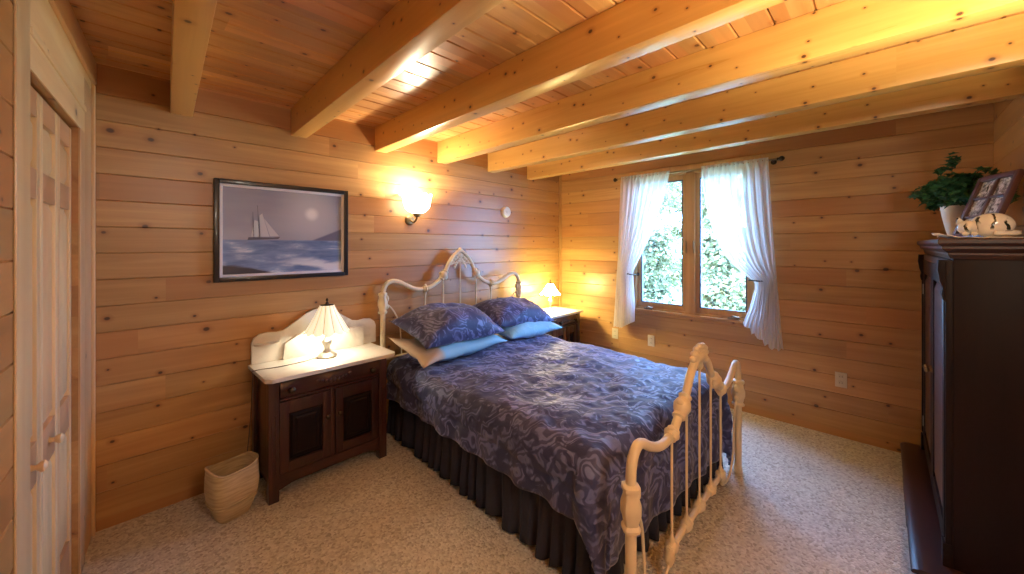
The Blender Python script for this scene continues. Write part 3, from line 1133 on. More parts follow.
# splashback profile, x measured from its left end
hp = [(0.0, 0.73), (0.0, 0.865), (0.012, 0.895), (0.045, 0.920), (0.095, 0.925), (0.145, 0.918), (0.185, 0.925), (0.22, 0.948), (0.25, 0.968), (0.29, 0.995), (0.33, 1.022), (0.375, 1.040), (0.42, 1.045)]
sp = [(x - 0.39 + 0.02, z) for x, z in hp] + [(0.84 - x - 0.39 + 0.02, z) for x, z in reversed(hp[:-1])]
MB().prism(sp, 1, 0.180, 0.204).build('splashback', 'marble', parent=ws, bevel=0.004)
ip = [(-0.195, 0.73), (-0.185, 0.835), (-0.10, 0.885), (0.36, 0.875), (0.36, 0.73)]
MB().prism(ip, 1, 0.158, 0.180).build('splash_panel', 'marble', parent=ws, bevel=0.003)
for sx, xa in ((-1, -0.285), (1, 0.40)):   # little candle shelves
    m = MB()
    pl = [(xa - 0.075, 0.181)]
    for k in range(11):
        a = PI * k / 10
        pl.append((xa - 0.075 * math.cos(a), 0.181 - 0.075 * math.sin(a)))
    if sx < 0:
        m.prism(pl, 2, 0.850, 0.862)
        m.build('candle_shelf', 'marble', parent=ws)


def table_lamp(name, label, loc, s_, shade_mat, rb, rt, z0, z1, pleats, energy, col, cordpts=None, group=None):
    t = thing(name, label, 'lamp', loc, 0, group)
    m = MB().lathe([(0.0, 0.0), (0.062 * s_, 0.0), (0.066 * s_, 0.008), (0.058 * s_, 0.016), (0.05 * s_, 0.022), (0.028 * s_, 0.034), (0.022 * s_, 0.05 * s_)], seg=20, mod=lambda a, u: 1 + 0.05 * math.cos(6 * a))
    m.build('base', 'pewter', parent=t)
    h = z0
    prof = [(0.022, 0.045), (0.016, 0.07), (0.020, 0.10), (0.030, 0.125), (0.032, 0.145), (0.022, 0.165), (0.014, 0.185), (0.018, 0.20), (0.010, 0.215), (0.010, 0.30)]
    k = (h + 0.05) / 0.30
    m = MB().lathe([(r * s_, z * k) for r, z in prof], seg=16, mod=lambda a, u: 1 + 0.08 * math.sin(4 * a + u * 6))
    m.build('stem', 'pewter', parent=t)
    m = MB()
    n = 9
    pr = [(rt + (rb - rt) * (u ** 1.15), z1 + (z0 - z1) * u) for u in [i / (n - 1) for i in range(n)]]

    def mod(a, u):
        w = abs(math.sin(a * pleats / 2))
        return 1 + 0.10 * (w - 0.6) * (0.35 + 0.65 * u), 0.016 * s_ * (w - 0.5) * u ** 3 * -1
    m.shell(pr, (0, 0, 0), pleats * 8, 0.003, mod)
    sh = m.build('lamp_shade', shade_mat, parent=t, ang=70)
    m = MB()
    for i in range(pleats):       # ribs between the panels
        a = 2 * PI * i / pleats
        pts = []
        for (r, z), u in zip(pr, [i2 / (n - 1) for i2 in range(n)]):
            mm, dz = mod(a, u)
            pts.append((r * mm * math.cos(a) * 1.004, r * mm * math.sin(a) * 1.004, z + dz))
        m.tube(pts, 0.0018, 5)
    m.build('rib', 'brass', parent=sh)
    m = MB().lathe([(0.0, 0.05), (0.006, 0.044), (0.009, 0.034), (0.004, 0.026), (0.010, 0.016), (0.012, 0.008), (rt * 0.95, 0.004), (rt * 0.95, -0.004), (0.0, -0.004)], (0, 0, z1), 14)
    m.build('finial', 'dmetal', parent=t)
    MB().ell((0, 0, z0 + (z1 - z0) * 0.62), (0.022, 0.022, 0.03), 10, 8).build('bulb', lampglass('bulb_' + name, col, 8.0), parent=t)
    if cordpts:
        MB().tube(crv(cordpts, 6), 0.0028, 6).build('cord', 'cord', parent=t)
    l = light(name + '_light', 'POINT', (loc[0], loc[1], loc[2] + z0 + (z1 - z0) * 0.3), energy, col, shadow_soft_size=0.035)
    return t


L1 = (1.025, 2.765, 0.73)
cord = [(-0.05, 0.02, 0.004), (-0.16, -0.02, 0.004), (-0.30, -0.03, 0.004), (-0.43, -0.01, 0.004), (-0.438, -0.012, -0.03), (-0.44, 0.02, -0.25), (-0.45, 0.06, -0.5), (-0.46, 0.12, -0.70)]
table_lamp('table_lamp', 'larger cream pleated shade table lamp standing on the marble washstand', L1, 1.0, 'shade_l', 0.140, 0.046, 0.175, 0.355, 12, 11, (1.0, 0.88, 0.66), cord)

# ------------------------------------------------------------------ nightstand on the window side
ns = thing('nightstand', 'dark wooden nightstand with pale top in the corner by window', 'nightstand', (3.515, 2.735, 0))
cabinet(ns, 0.51, 0.385, 0.715)
MB().box(-0.285, -0.215, 0.715, 0.285, 0.205, 0.742).build('marble_top', 'marble', parent=ns, bevel=0.006)
table_lamp('table_lamp', 'small glowing white shade lamp on the nightstand in the corner', (3.47, 2.745, 0.742), 0.85, 'shade_r', 0.112, 0.032, 0.20, 0.315, 8, 45, (1.0, 0.82, 0.38))

# ------------------------------------------------------------------ wall sconce
sc = thing('wall_sconce', 'lit wall sconce with frosted fluted glass bowl above the bed', 'sconce', (1.785, WA, 1.725))
m = MB().lathe([(0.0, 0.0), (0.045, 0.0), (0.045, -0.008), (0.034, -0.02), (0.0, -0.024)], (0, 0, -0.01), 20, axis='y')
m.tube(crv([(0, -0.015, -0.01), (0, -0.07, -0.03), (0, -0.115, 0.0), (0, -0.12, 0.035)], 6), 0.009, 10)
m.lathe([(0.012, 0.0), (0.028, 0.01), (0.034, 0.03), (0.030, 0.034), (0.0, 0.034)], (0, -0.12, 0.01), 16)
m.build('bracket', 'brass', parent=sc)
prof = [(0.030, 0.04), (0.068, 0.055), (0.098, 0.088), (0.108, 0.125), (0.110, 0.165), (0.118, 0.195)]
m = MB().shell(prof, (0, -0.12, 0), 64, 0.004, mod=lambda a, t: (1 + 0.06 * math.sin(8 * a) * t, 0.012 * math.cos(8 * a) * t ** 3))
m.build('glass_bowl', 'sconce_glass', parent=sc)
light('sconce_light', 'POINT', (1.785, WA - 0.12, 1.91), 34, (1.0, 0.83, 0.58), shadow_soft_size=0.03)

# smoke detector
m = MB().lathe([(0.0, 0.0), (0.062, 0.0), (0.062, -0.014), (0.052, -0.032), (0.0, -0.036)], seg=28, axis='y')
m.lathe([(0.0, -0.035), (0.016, -0.035), (0.014, -0.040), (0, -0.041)], seg=16, axis='y')
o = m.build('smoke_detector', 'plastic', loc=(2.96, WA, 1.858))
tag(o, 'small round white detector on the plank wall right of the sconce', 'smoke detector')


# ------------------------------------------------------------------ picture
def seascape():
    g = G('seascape_print')
    p = g.sep(g.obj())
    x, z = p[0], p[2]
    n = g.noise(g.comb(g.math('MULTIPLY', x, 3), g.math('MULTIPLY', z, 14)), 1.5, 5, 0.6, 0.5)
    n2 = g.noise(g.comb(g.math('MULTIPLY', x, 1.2), g.math('MULTIPLY', z, 5)), 2.0, 4)
    sky = g.ramp(g.math('ADD', g.math('MULTIPLY', z, 2.0), n2), [(0.1, (0.40, 0.40, 0.46)), (0.5, (0.32, 0.34, 0.42)), (1.0, (0.24, 0.26, 0.36))])
    dx = g.math('SUBTRACT', x, 0.155)
    dz = g.math('SUBTRACT', z, 0.13)
    r = g.math('SQRT', g.math('ADD', g.math('MULTIPLY', dx, dx), g.math('MULTIPLY', dz, dz)))
    sky = g.mix(g.math('SUBTRACT', 1.0, g.step(r, 0.01, 0.30)), sky, (0.52, 0.54, 0.58))
    sky = g.mix(g.math('SUBTRACT', 1.0, g.step(r, 0.015, 0.06)), sky, (0.85, 0.86, 0.87))
    sea = g.ramp(n, [(0.35, (0.10, 0.17, 0.33)), (0.52, (0.18, 0.27, 0.46)), (0.60, (0.30, 0.40, 0.56)), (0.70, (0.66, 0.70, 0.76))])
    foam = g.math('MULTIPLY', g.math('SUBTRACT', 1.0, g.step(z, -0.24, -0.15)), g.step(n2, 0.42, 0.56))
    sea = g.mix(foam, sea, (0.74, 0.78, 0.82))
    col = g.mix(g.step(z, -0.062, -0.052), sea, sky)
    # dark headland on the right, rocks bottom left
    head = g.math('MULTIPLY', g.step(z, -0.062, -0.055), g.math('SUBTRACT', 1.0, g.step(g.math('SUBTRACT', z, g.math('MULTIPLY', g.math('SUBTRACT', x, 0.16), 0.42)), -0.065, -0.05)))
    col = g.mix(g.math('MULTIPLY', head, g.step(x, 0.14, 0.17)), col, (0.15, 0.16, 0.23))
    rock = g.math('SUBTRACT', 1.0, g.step(g.math('ADD', z, g.math('ADD', g.math('MULTIPLY', x, 0.22), g.math('MULTIPLY', n2, 0.08))), -0.265, -0.25))
    col = g.mix(rock, col, (0.045, 0.045, 0.06))
    g.set(Base_Color=col, Roughness=0.35, Coat_Weight=0.3)
    return g.m


M['seascape'] = seascape()
M['sail'] = plain('painted_sail', (0.55, 0.55, 0.57), 0.5)
M['hull'] = plain('painted_hull', (0.10, 0.10, 0.13), 0.5)
pw_, ph_ = 0.815, 0.64
pc = thing('framed_picture', 'black framed seascape print with sailing ship on the plank wall', 'picture', (0.832, WA, 1.59))
m = MB()
W2, H2, f_ = pw_ / 2, ph_ / 2, 0.028
for q in ((-W2, -H2, -W2 + f_, H2), (W2 - f_, -H2, W2, H2), (-W2 + f_, -H2, W2 - f_, -H2 + f_), (-W2 + f_, H2 - f_, W2 - f_, H2)):
    m.box(q[0], -0.035, q[1], q[2], -0.003, q[3])
m.build('frame', 'black', parent=pc, bevel=0.004)
m = MB()
a, b, l_ = W2 - f_, H2 - f_, 0.017
for q in ((-a, -b, -a + l_, b), (a - l_, -b, a, b), (-a + l_, -b, a - l_, -b + l_), (-a + l_, b - l_, a - l_, b)):
    m.box(q[0], -0.022, q[1], q[2], -0.003, q[3])
m.build('liner', plain('silver_liner', (0.80, 0.80, 0.82), 0.4), parent=pc, bevel=0.002)
m = MB().box(-a + 0.005, -0.012, -b + 0.005, a - 0.005, -0.004, b - 0.005)
sx_, sz_ = -0.155, -0.058


def sail(pts, mi):
    m.add([(sx_ + x * 1.3, -0.0135, sz_ + z * 1.3) for x, z in pts], [tuple(range(len(pts)))], mi)


sail([(-0.06, 0.0), (0.075, 0.006), (0.085, 0.018), (0.05, 0.014), (-0.055, 0.014)], 2)
sail([(-0.045, 0.016), (-0.008, 0.018), (-0.012, 0.095), (-0.03, 0.10)], 1)
sail([(-0.004, 0.018), (0.035, 0.018), (0.004, 0.135), (-0.008, 0.125)], 1)
sail([(0.038, 0.02), (0.078, 0.022), (0.012, 0.11)], 1)
sail([(-0.010, 0.012), (-0.007, 0.012), (-0.016, 0.175), (-0.018, 0.175)], 2)
sail([(-0.034, 0.012), (-0.031, 0.012), (-0.036, 0.14), (-0.038, 0.14)], 2)
m.build('print', ['seascape', 'sail', 'hull'], parent=pc, smooth=False)

# ------------------------------------------------------------------ outlets on the window wall
for (y, z, lb) in ((0.24, 0.448, 'ivory wall outlet low on the planks near the armoire'),
                   (2.186, 0.50, 'ivory wall outlet low behind the bed, under the left curtain'),
                   (1.766, 0.49, 'ivory wall outlet low on the planks under the left window pane')):
    t = thing('wall_outlet', lb, 'outlet', (WB, y, z), 0, 'wall outlets')
    MB().box(-0.006, -0.036, -0.058, 0.0, 0.036, 0.058).build('cover_plate', 'ivory', parent=t, bevel=0.002)
    for zz in (-0.024, 0.024):
        s_ = MB().box(-0.009, -0.016, zz - 0.016, -0.005, 0.016, zz + 0.016).build('socket', 'ivory', parent=t, bevel=0.002)
        k = MB()
        for yy in (-0.007, 0.007):
            k.box(-0.0095, yy - 0.0012, zz - 0.004, -0.008, yy + 0.0012, zz + 0.008)
        k.build('slot', 'slot', parent=s_, smooth=False)

# ------------------------------------------------------------------ curtains
RX, RZ_ = 3.872, 2.222
rod = thing('curtain_rod', 'thin curtain rod with dark finials over the window', 'curtain rod', (RX, 1.38, RZ_))
MB().tube([(0, -0.74, 0), (0, 0, 0), (0, 0.74, 0)], 0.009, 10).build('rod', 'brass', parent=rod)
for sy in (-1, 1):
    MB().lathe([(0.0, 0.0), (0.012, 0.0), (0.010, 0.012), (0.020, 0.024), (0.022, 0.036), (0.012, 0.050), (0.0, 0.055)], (0, 0, 0), 12, axis='y').move(Matrix.Translation((0, sy * 0.735, 0)) @ Matrix.Scale(sy, 4, (0, 1, 0))).build('finial', 'dmetal', parent=rod)
    m = MB().tube([(0, sy * 0.70, -0.004), (0.04, sy * 0.70, -0.008), (WB - RX - 0.002, sy * 0.70, -0.01)], 0.007, 8)
    m.lathe([(0.0, 0.0), (0.022, 0.0), (0.022, -0.006), (0, -0.008)], (WB - RX, sy * 0.70, -0.01), 12, axis='x')
    m.build('bracket', 'dmetal', parent=rod)


def lerp_tab(tab, z):
    for (za, a), (zb, b) in zip(tab, tab[1:]):
        if zb <= z <= za:
            t = (za - z) / (za - zb)
            t = t * t * (3 - 2 * t) if False else t
            return a + (b - a) * t
    return tab[0][1] if z > tab[0][0] else tab[-1][1]


def curtain(label, outer, inner, hem, folds, seed):
    m = MB()
    NU, NV = 110, 70
    topz = RZ_ + 0.022

    def fn(u, v):
        zb = hem(u)
        z = topz + (zb - topz) * v
        yo, yi = lerp_tab(outer, z), lerp_tab(inner, z)
        y = yo + (yi - yo) * u
        wid = abs(yi - yo)
        amp = 0.010 + 0.020 * min(1, max(0, (0.5 - wid) / 0.4))
        if v < 0.03:
            amp = 0.011
        ph = u * folds * 2 * PI + 0.9 * math.sin(seed + z * 1.7) + 1.5 * mnoise.noise(Vector((u * 2, z * 0.8, seed)))
        x = RX - 0.002 + amp * math.sin(ph) + 0.4 * amp * math.sin(2.3 * ph + z * 2) - 0.016
        if abs(z - RZ_) < 0.03:
            x = RX - 0.013 + 0.006 * math.sin(ph * 1.7)
        return (min(x, 3.915), y, z)
    m.grid(fn, NU, NV)
    o = m.build('curtain', 'sheer', ang=180)
    return tag(o, label, 'curtain', 'white sheer curtains at the window')


Lo = [(2.25, 2.065), (1.45, 2.10), (0.58, 2.16)]
Li = [(2.25, 1.535), (2.10, 1.555), (1.906, 1.614), (1.70, 1.685), (1.55, 1.75), (1.38, 1.835), (1.26, 1.90), (1.20, 1.925), (1.14, 1.92), (0.90, 1.905), (0.58, 1.915)]
cl = curtain('white sheer curtain panel at the corner side of the window', Lo, Li, lambda u: 0.60 + 0.085 * max(0, (u - 0.45) / 0.55) ** 0.8, 8, 1.0)
Ro = [(2.25, 0.705), (1.45, 0.66), (0.62, 0.598)]
Ri = [(2.25, 1.245), (2.10, 1.235), (1.92, 1.205), (1.75, 1.17), (1.59, 1.125), (1.45, 1.065), (1.34, 0.99), (1.25, 0.89), (1.18, 0.80), (1.12, 0.80), (0.95, 0.845), (0.80, 0.90), (0.60, 0.90)]
cr = curtain('white sheer curtain panel with ruffled hem on the armoire side of the window', Ro, Ri, lambda u: 0.625 + 0.19 * max(0, (u - 0.25) / 0.75) ** 1.2 + 0.012 * math.sin(u * 40), 9, 2.4)
for (y, z, lb, w) in ((1.915, 1.185, 'small holdback hook tying the corner side sheer curtain', 0.05), (0.745, 1.19, 'dark metal holdback hook tying the armoire side sheer curtain', 0.085)):
    t = thing('curtain_holdback', lb, 'curtain holdback', (WB, y, z), 0, 'curtain holdbacks')
    m = MB().lathe([(0, 0), (0.02, 0), (0.018, -0.008), (0.008, -0.012), (0.008, -0.02)], (0, -0.0 if y < 1 else 0, 0), 12, axis='x')
    m.tube(crv([(-0.01, 0, 0), (-0.07, 0.0, 0.0), (-0.11, 0.012, 0.0), (-0.122, w * 0.5, 0.002), (-0.120, w, 0.006)], 6), 0.006, 8)
    m.ell((-0.120, w + 0.006, 0.006), (0.009, 0.011, 0.009), 8, 6)
    m.build('hook', 'dmetal', parent=t)

# ------------------------------------------------------------------ waste basket
wb = thing('waste_basket', 'tan woven splint waste basket on the carpet beside washstand', 'waste basket', (0.462, 2.615, 0), R(14))


def basket():
    m = MB()
    seg = 48
    lv = [(0.0, 0.074, 0.058), (0.01, 0.078, 0.062), (0.06, 0.095, 0.078), (0.12, 0.110, 0.094), (0.17, 0.116, 0.100), (0.23, 0.114, 0.096), (0.275, 0.112, 0.090)]

    def sq(a, hx, hy, e):
        c, s_ = math.cos(a), math.sin(a)
        return (math.copysign(abs(c) ** e, c) * hx, math.copysign(abs(s_) ** e, s_) * hy)
    rings = []
    for z, hx, hy in lv:
        rings.append([(*sq(2 * PI * j / seg, hx, hy, 0.55), z + (0.012 * math.cos(4 * PI * j / seg + 0.5) if z > 0.2 else 0)) for j in range(seg)])
    for z, hx, hy in reversed(lv[1:]):
        rings.append([(*sq(2 * PI * j / seg, hx - 0.006, hy - 0.006, 0.55), z + (0.012 * math.cos(4 * PI * j / seg + 0.5) if z > 0.2 else 0.004)) for j in range(seg)])
    vs = [p for r in rings for p in r]
    fs = []
    for i in range(len(rings) - 1):
        for j in range(seg):
            k = (j + 1) % seg
            fs.append((i * seg + j, i * seg + k, (i + 1) * seg + k, (i + 1) * seg + j))
    fs.append(tuple(reversed(range(seg))))
    fs.append(tuple(range((len(rings) - 1) * seg, len(rings) * seg)))
    m.add(vs, fs)
    return m, sq


def splint():
    g = G('woven_splint')
    p = g.sep(g.obj())
    n = g.noise(g.comb(g.math('MULTIPLY', p[0], 10), g.math('MULTIPLY', p[1], 10), g.math('MULTIPLY', p[2], 90)), 1.0, 4)
    n2 = g.noise(g.obj(), 12, 3)
    c = g.ramp(n, [(0.3, (0.36, 0.25, 0.12)), (0.6, (0.58, 0.45, 0.25))])
    c = g.mix(g.math('MULTIPLY', n2, 0.4), c, (0.52, 0.42, 0.27))
    g.set(Base_Color=c, Roughness=0.6)
    g.bump(n, 0.4, 0.004)
    return g.m


M['splint'] = splint()
m, sq = basket()
m.build('body', 'splint', parent=wb, ang=70)
m = MB()
for z, hx, hy in ((0.088, 0.104, 0.088), (0.105, 0.108, 0.092)):
    pts = [(*sq(2 * PI * j / 40, hx, hy, 0.55), z) for j in range(41)]
    m.tube(pts, 0.004, 6)
m.build('band', 'splint', parent=wb)
pts = [(*sq(2 * PI * j / 40, 0.110, 0.088, 0.55), 0.277 + 0.012 * math.cos(4 * PI * j / 40 + 0.5)) for j in range(41)]
MB().tube(pts, 0.0055, 8).build('rim', 'splint', parent=wb)

# ------------------------------------------------------------------ armoire
ar = thing('armoire', 'tall dark cherry armoire with cornice and panelled doors at right', 'armoire', (0, 0, 0))
AX0, AX1 = 2.52, 3.90
AYF, AYB = -0.215, -0.50
AZ0, AZ1 = 0.10, 1.44
AT = 1.528
# plinth with two moulded steps
m = MB()
m.box(2.43, AYB, 0.0, AX1 + 0.01, -0.118, 0.075)
m.build('plinth', 'drk_x', parent=ar, bevel=0.004)
pr = [(AYB, 0.072), (-0.088, 0.072), (-0.084, 0.080), (-0.092, 0.090), (-0.110, 0.098), (-0.130, 0.100), (AYB, 0.100)]
MB().prism(pr, 0, 2.42, AX1 + 0.015).build('plinth_top', 'drk_x', parent=ar, bevel=0.002)
m = MB()
for x in (2.60, 2.95, 3.3, 3.65):
    m.prism([(x - 0.09, 0.0), (x + 0.09, 0.0), (x + 0.10, 0.05), (x - 0.10, 0.05)], 1, -0.12, -0.098)
MB().box(2.9, -0.12, 0.012, 3.45, -0.085, 0.062).build('plinth_block', 'drk_x', parent=ar, bevel=0.008)
# carcass
m = MB()
m.box(AX0, AYB, AZ0, AX0 + 0.022, AYF, AZ1)
m.box(AX1 - 0.022, AYB, AZ0, AX1, AYF, AZ1)
m.box(AX0 + 0.022, AYB, AZ0, AX1 - 0.022, AYB + 0.012, AZ1)
m.box(AX0 + 0.022, AYB + 0.012, AZ0, AX1 - 0.022, AYF, AZ0 + 0.03)
m.box(AX0 + 0.022, AYB + 0.012, AZ1 - 0.05, AX1 - 0.022, AYF, AZ1)
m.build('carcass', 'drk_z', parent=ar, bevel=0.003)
# cornice swept around front and the near side
prof = [(0.0, 1.440), (0.008, 1.440), (0.012, 1.450), (0.016, 1.458), (0.016, 1.466), (0.028, 1.476), (0.034, 1.484), (0.034, 1.494), (0.044, 1.502), (0.047, 1.508), (0.047, 1.522), (0.043, AT)]
m = MB()
vs = []
for o_, z in prof:
    vs += [(AX0 - o_, AYB, z), (AX0 - o_, AYF + o_, z), (AX1 + min(o_, 0.03), AYF + o_, z), (AX1 + min(o_, 0.03), AYB, z)]
fs = []
for i in range(len(prof) - 1):
    for k in range(4):
        j = (k + 1) % 4
        fs.append((i * 4 + k, i * 4 + j, (i + 1) * 4 + j, (i + 1) * 4 + k))
fs += [(3, 2, 1, 0), tuple(range(len(prof) * 4 - 4, len(prof) * 4))]
m.add(vs, fs)
m.build('cornice', 'drk_x', parent=ar, ang=25)
# doors
xm = (AX0 + AX1) / 2
for (a, b, sx) in ((AX0 + 0.06, xm - 0.003, -1), (xm + 0.003, AX1 - 0.06, 1)):
    m = MB()
    st = 0.075
    m.box(a, AYF, AZ0 + 0.035, a + st, AYF + 0.02, AZ1 - 0.04)
    m.box(b - st, AYF, AZ0 + 0.035, b, AYF + 0.02, AZ1 - 0.04)
    m.box(a + st, AYF, AZ0 + 0.035, b - st, AYF + 0.02, AZ0 + 0.13)
    m.box(a + st, AYF, AZ1 - 0.13, b - st, AYF + 0.02, AZ1 - 0.04)
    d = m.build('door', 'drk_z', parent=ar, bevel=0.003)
    m = MB().box(a + st, AYF - 0.002, AZ0 + 0.13, b - st, AYF + 0.006, AZ1 - 0.13)
    q = MB()
    e = 0.035
    raised = [(a + st + 0.01, AZ0 + 0.14), (b - st - 0.01, AZ1 - 0.14)]
    (xa, za), (xb, zb) = raised
    vs = []
    for k, dy in ((0.0, 0.006), (e, 0.018)):
        vs += [(xa + k, AYF + dy, za + k), (xb - k, AYF + dy, za + k), (xb - k, AYF + dy, zb - k), (xa + k, AYF + dy, zb - k)]
    m.add(vs, [(0, 4, 5, 1), (1, 5, 6, 2), (2, 6, 7, 3), (3, 7, 4, 0), (4, 7, 6, 5)])
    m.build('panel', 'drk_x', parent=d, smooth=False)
    hx = b - 0.03 if sx < 0 else a + 0.03
    m = MB().lathe([(0, 0), (0.013, 0), (0.010, 0.010), (0.016, 0.020), (0.012, 0.030), (0, 0.033)], (hx, AYF + 0.02, 0.80), 12, axis='y')
    m.build('knob', 'brass', parent=d)
    hgx = a - 0.002 if sx < 0 else b + 0.002
    for z in (0.30, 1.20):
        MB().tube([(hgx, AYF + 0.018, z - 0.035), (hgx, AYF + 0.018, z), (hgx, AYF + 0.018, z + 0.035)], 0.006, 8).build('hinge', 'pewter', parent=d)
# fluted pilasters with scrolled corbels under the cornice
for (a, b) in ((AX0, AX0 + 0.055), (AX1 - 0.055, AX1)):
    m = MB().box(a, AYF, AZ0 + 0.0, b, AYF + 0.022, AZ1 - 0.01)
    for k in range(3):
        xx = a + 0.0135 + 0.014 * k
        m.tube([(xx, AYF + 0.022, AZ0 + 0.12), (xx, AYF + 0.022, 0.7), (xx, AYF + 0.022, AZ1 - 0.16)], 0.005, 8)
    m.box(a - 0.003, AYF, AZ0, b + 0.003, AYF + 0.03, AZ0 + 0.10)
    p_ = m.build('pilaster', 'drk_z', parent=ar, bevel=0.002)
    c_ = [(AYF + 0.02, 1.25), (AYF + 0.03, 1.26), (AYF + 0.034, 1.285), (AYF + 0.030, 1.31), (AYF + 0.038, 1.34), (AYF + 0.045, 1.39), (AYF + 0.043, 1.435), (AYF, 1.435), (AYF, 1.25)]
    MB().prism(c_, 0, a + 0.004, b - 0.004).build('corbel', 'drk_z', parent=p_, bevel=0.003)
MB().box(AX0 + 0.055, AYF, AZ1 - 0.04, AX1 - 0.055, AYF + 0.018, AZ1 - 0.005).build('frieze', 'drk_x', parent=ar, bevel=0.002)

# doily on the armoire
m = MB()


def dfn(u, v):
    a = v * 2 * PI
    r = u
    e = 1 + 0.05 * math.cos(a * 18) * u ** 4
    x = 2.62 + 0.135 * r * e * math.cos(a)
    y = -0.33 + 0.165 * r * e * math.sin(a)
    z = AT + 0.0045 + 0.006 * mnoise.noise(Vector((x * 30, y * 30, 1))) * u
    if y > -0.23:
        z += 0.016 * (1 + mnoise.noise(Vector((x * 40, y * 30, 5)))) * min(1, (y + 0.23) / 0.05)
    return (x, y, max(z, AT + 0.003))


m.grid(dfn, 14, 108)
o = m.build('lace_doily', 'lace', solid=0.002, ang=180)
tag(o, 'white lace doily with scalloped rim lying on the armoire top', 'doily')

# ceramic cat curled on the doily
M['cat'] = None


def catmat():
    g = G('striped_ceramic')
    p = g.sep(g.obj())
    n = g.noise(g.obj(), 18, 2, 0.5, 0.5)
    w = g.math('SINE', g.math('ADD', g.math('MULTIPLY', p[1], 170), g.math('MULTIPLY', n, 9)))
    patch = g.step(g.noise(g.obj(), 16, 1), 0.36, 0.42)
    f = g.math('MULTIPLY', g.math('MULTIPLY', g.step(w, 0.55, 0.75), patch), g.step(p[2], 0.012, 0.03))
    g.set(Base_Color=g.mix(f, (0.74, 0.73, 0.68), (0.02, 0.025, 0.02)), Roughness=0.2, Coat_Weight=0.5)
    return g.m


M['cat'] = catmat()
m = MB()
m.ell((0, -0.018, 0.046), (0.046, 0.062, 0.052), 22, 14)
m.ell((-0.008, 0.052, 0.038), (0.034, 0.032, 0.030), 18, 12)
m.ell((-0.034, 0.056, 0.030), (0.014, 0.014, 0.012), 12, 8)
for sy in (-1, 1):
    m.tube([(-0.006, 0.052 + sy * 0.018, 0.056), (-0.006, 0.052 + sy * 0.024, 0.074), (-0.006, 0.052 + sy * 0.027, 0.084)], [0.014, 0.008, 0.001], 8)
m.tube(crv([(0.03, -0.072, 0.014), (-0.01, -0.082, 0.013), (-0.042, -0.058, 0.012), (-0.050, -0.015, 0.011)], 6), [0.011] * 18 + [0.007], 10)
for yy in (0.035, 0.06):
    m.ell((-0.04, yy, 0.010), (0.016, 0.011, 0.010), 10, 7)
o = m.build('ceramic_cat', 'cat', loc=(2.58, -0.312, AT + 0.010), ang=180)
tag(o, 'white ceramic cat figurine with black stripes curled on the armoire', 'figurine')

# leaning multi-opening photo frame
A_ = Vector((2.865, -0.250, AT + 0.001))
B_ = Vector((2.63, -0.335, AT + 0.001))
ex = (B_ - A_).normalized()                       # to the right as seen
back = Vector((0.347, -0.938, 0)).normalized()
upv = Vector((0, 0, 0.29)) + back * 0.10
ez = upv.normalized()
ey = ez.cross(ex)
fm = Matrix((ex, ey, ez)).transposed().to_4x4()
fm.translation = A_
pf = thing('photo_frame', 'brown collage photo frame leaning on the armoire behind cat', 'photo frame')
pf.matrix_world = fm
pf.location = A_
Wf, Hf = 0.25, 0.305
front = -1 if (fm.to_3x3() @ Vector((0, -1, 0))).dot(Vector((-1, 0.3, 0))) > 0 else 1
cx_ = [0.022, 0.118, 0.132, 0.228]
cz_ = [0.022, 0.102, 0.112, 0.192, 0.202, 0.283]


def fb(m, x0, z0, x1, z1, d0, d1, mi=0):
    return m.box(x0, min(d0 * front, d1 * front), z0, x1, max(d0 * front, d1 * front), z1, mi)


m = MB()
fb(m, 0, 0, cx_[0], Hf, 0, 0.016)
fb(m, cx_[3], 0, Wf, Hf, 0, 0.016)
fb(m, cx_[0], 0, cx_[3], cz_[0], 0, 0.016)
fb(m, cx_[0], cz_[5], cx_[3], Hf, 0, 0.016)
fb(m, cx_[1], cz_[0], cx_[2], cz_[5], 0, 0.012)
for k in (1, 3):
    fb(m, cx_[0], cz_[k], cx_[1], cz_[k + 1], 0, 0.012)
    fb(m, cx_[2], cz_[k], cx_[3], cz_[k + 1], 0, 0.012)
fb(m, 0.004, 0.004, Wf - 0.004, Hf - 0.004, -0.006, 0.0)
m.build('frame', plain('brown_frame', (0.075, 0.028, 0.022), 0.4, var=0.3), parent=pf, bevel=0.0015)
leg = MB().box(Wf / 2 - 0.02, min(-front * 0.006, -front * 0.010), 0.03, Wf / 2 + 0.02, max(-front * 0.006, -front * 0.010), 0.2)
leg.build('easel_back', 'black', parent=pf)


def photomat(i):
    g = G('snapshot_%d' % i)
    n = g.noise(g.obj(), 26 + 5 * i, 3, 0.6, 0.6)
    g.set(Base_Color=g.ramp(n, [(0.36, (0.06, 0.055, 0.05)), (0.5, (0.30, 0.29, 0.27)), (0.62, (0.62, 0.61, 0.58))]), Roughness=0.25)
    return g.m


i = 0
for r_ in range(3):
    for c_ in range(2):
        m = MB()
        fb(m, cx_[0 + 2 * c_] + 0.001, cz_[2 * r_] + 0.001, cx_[1 + 2 * c_] - 0.001, cz_[2 * r_ + 1] - 0.001, 0.001, 0.004)
        m.build('photo', photomat(i), parent=pf, smooth=False)
        i += 1

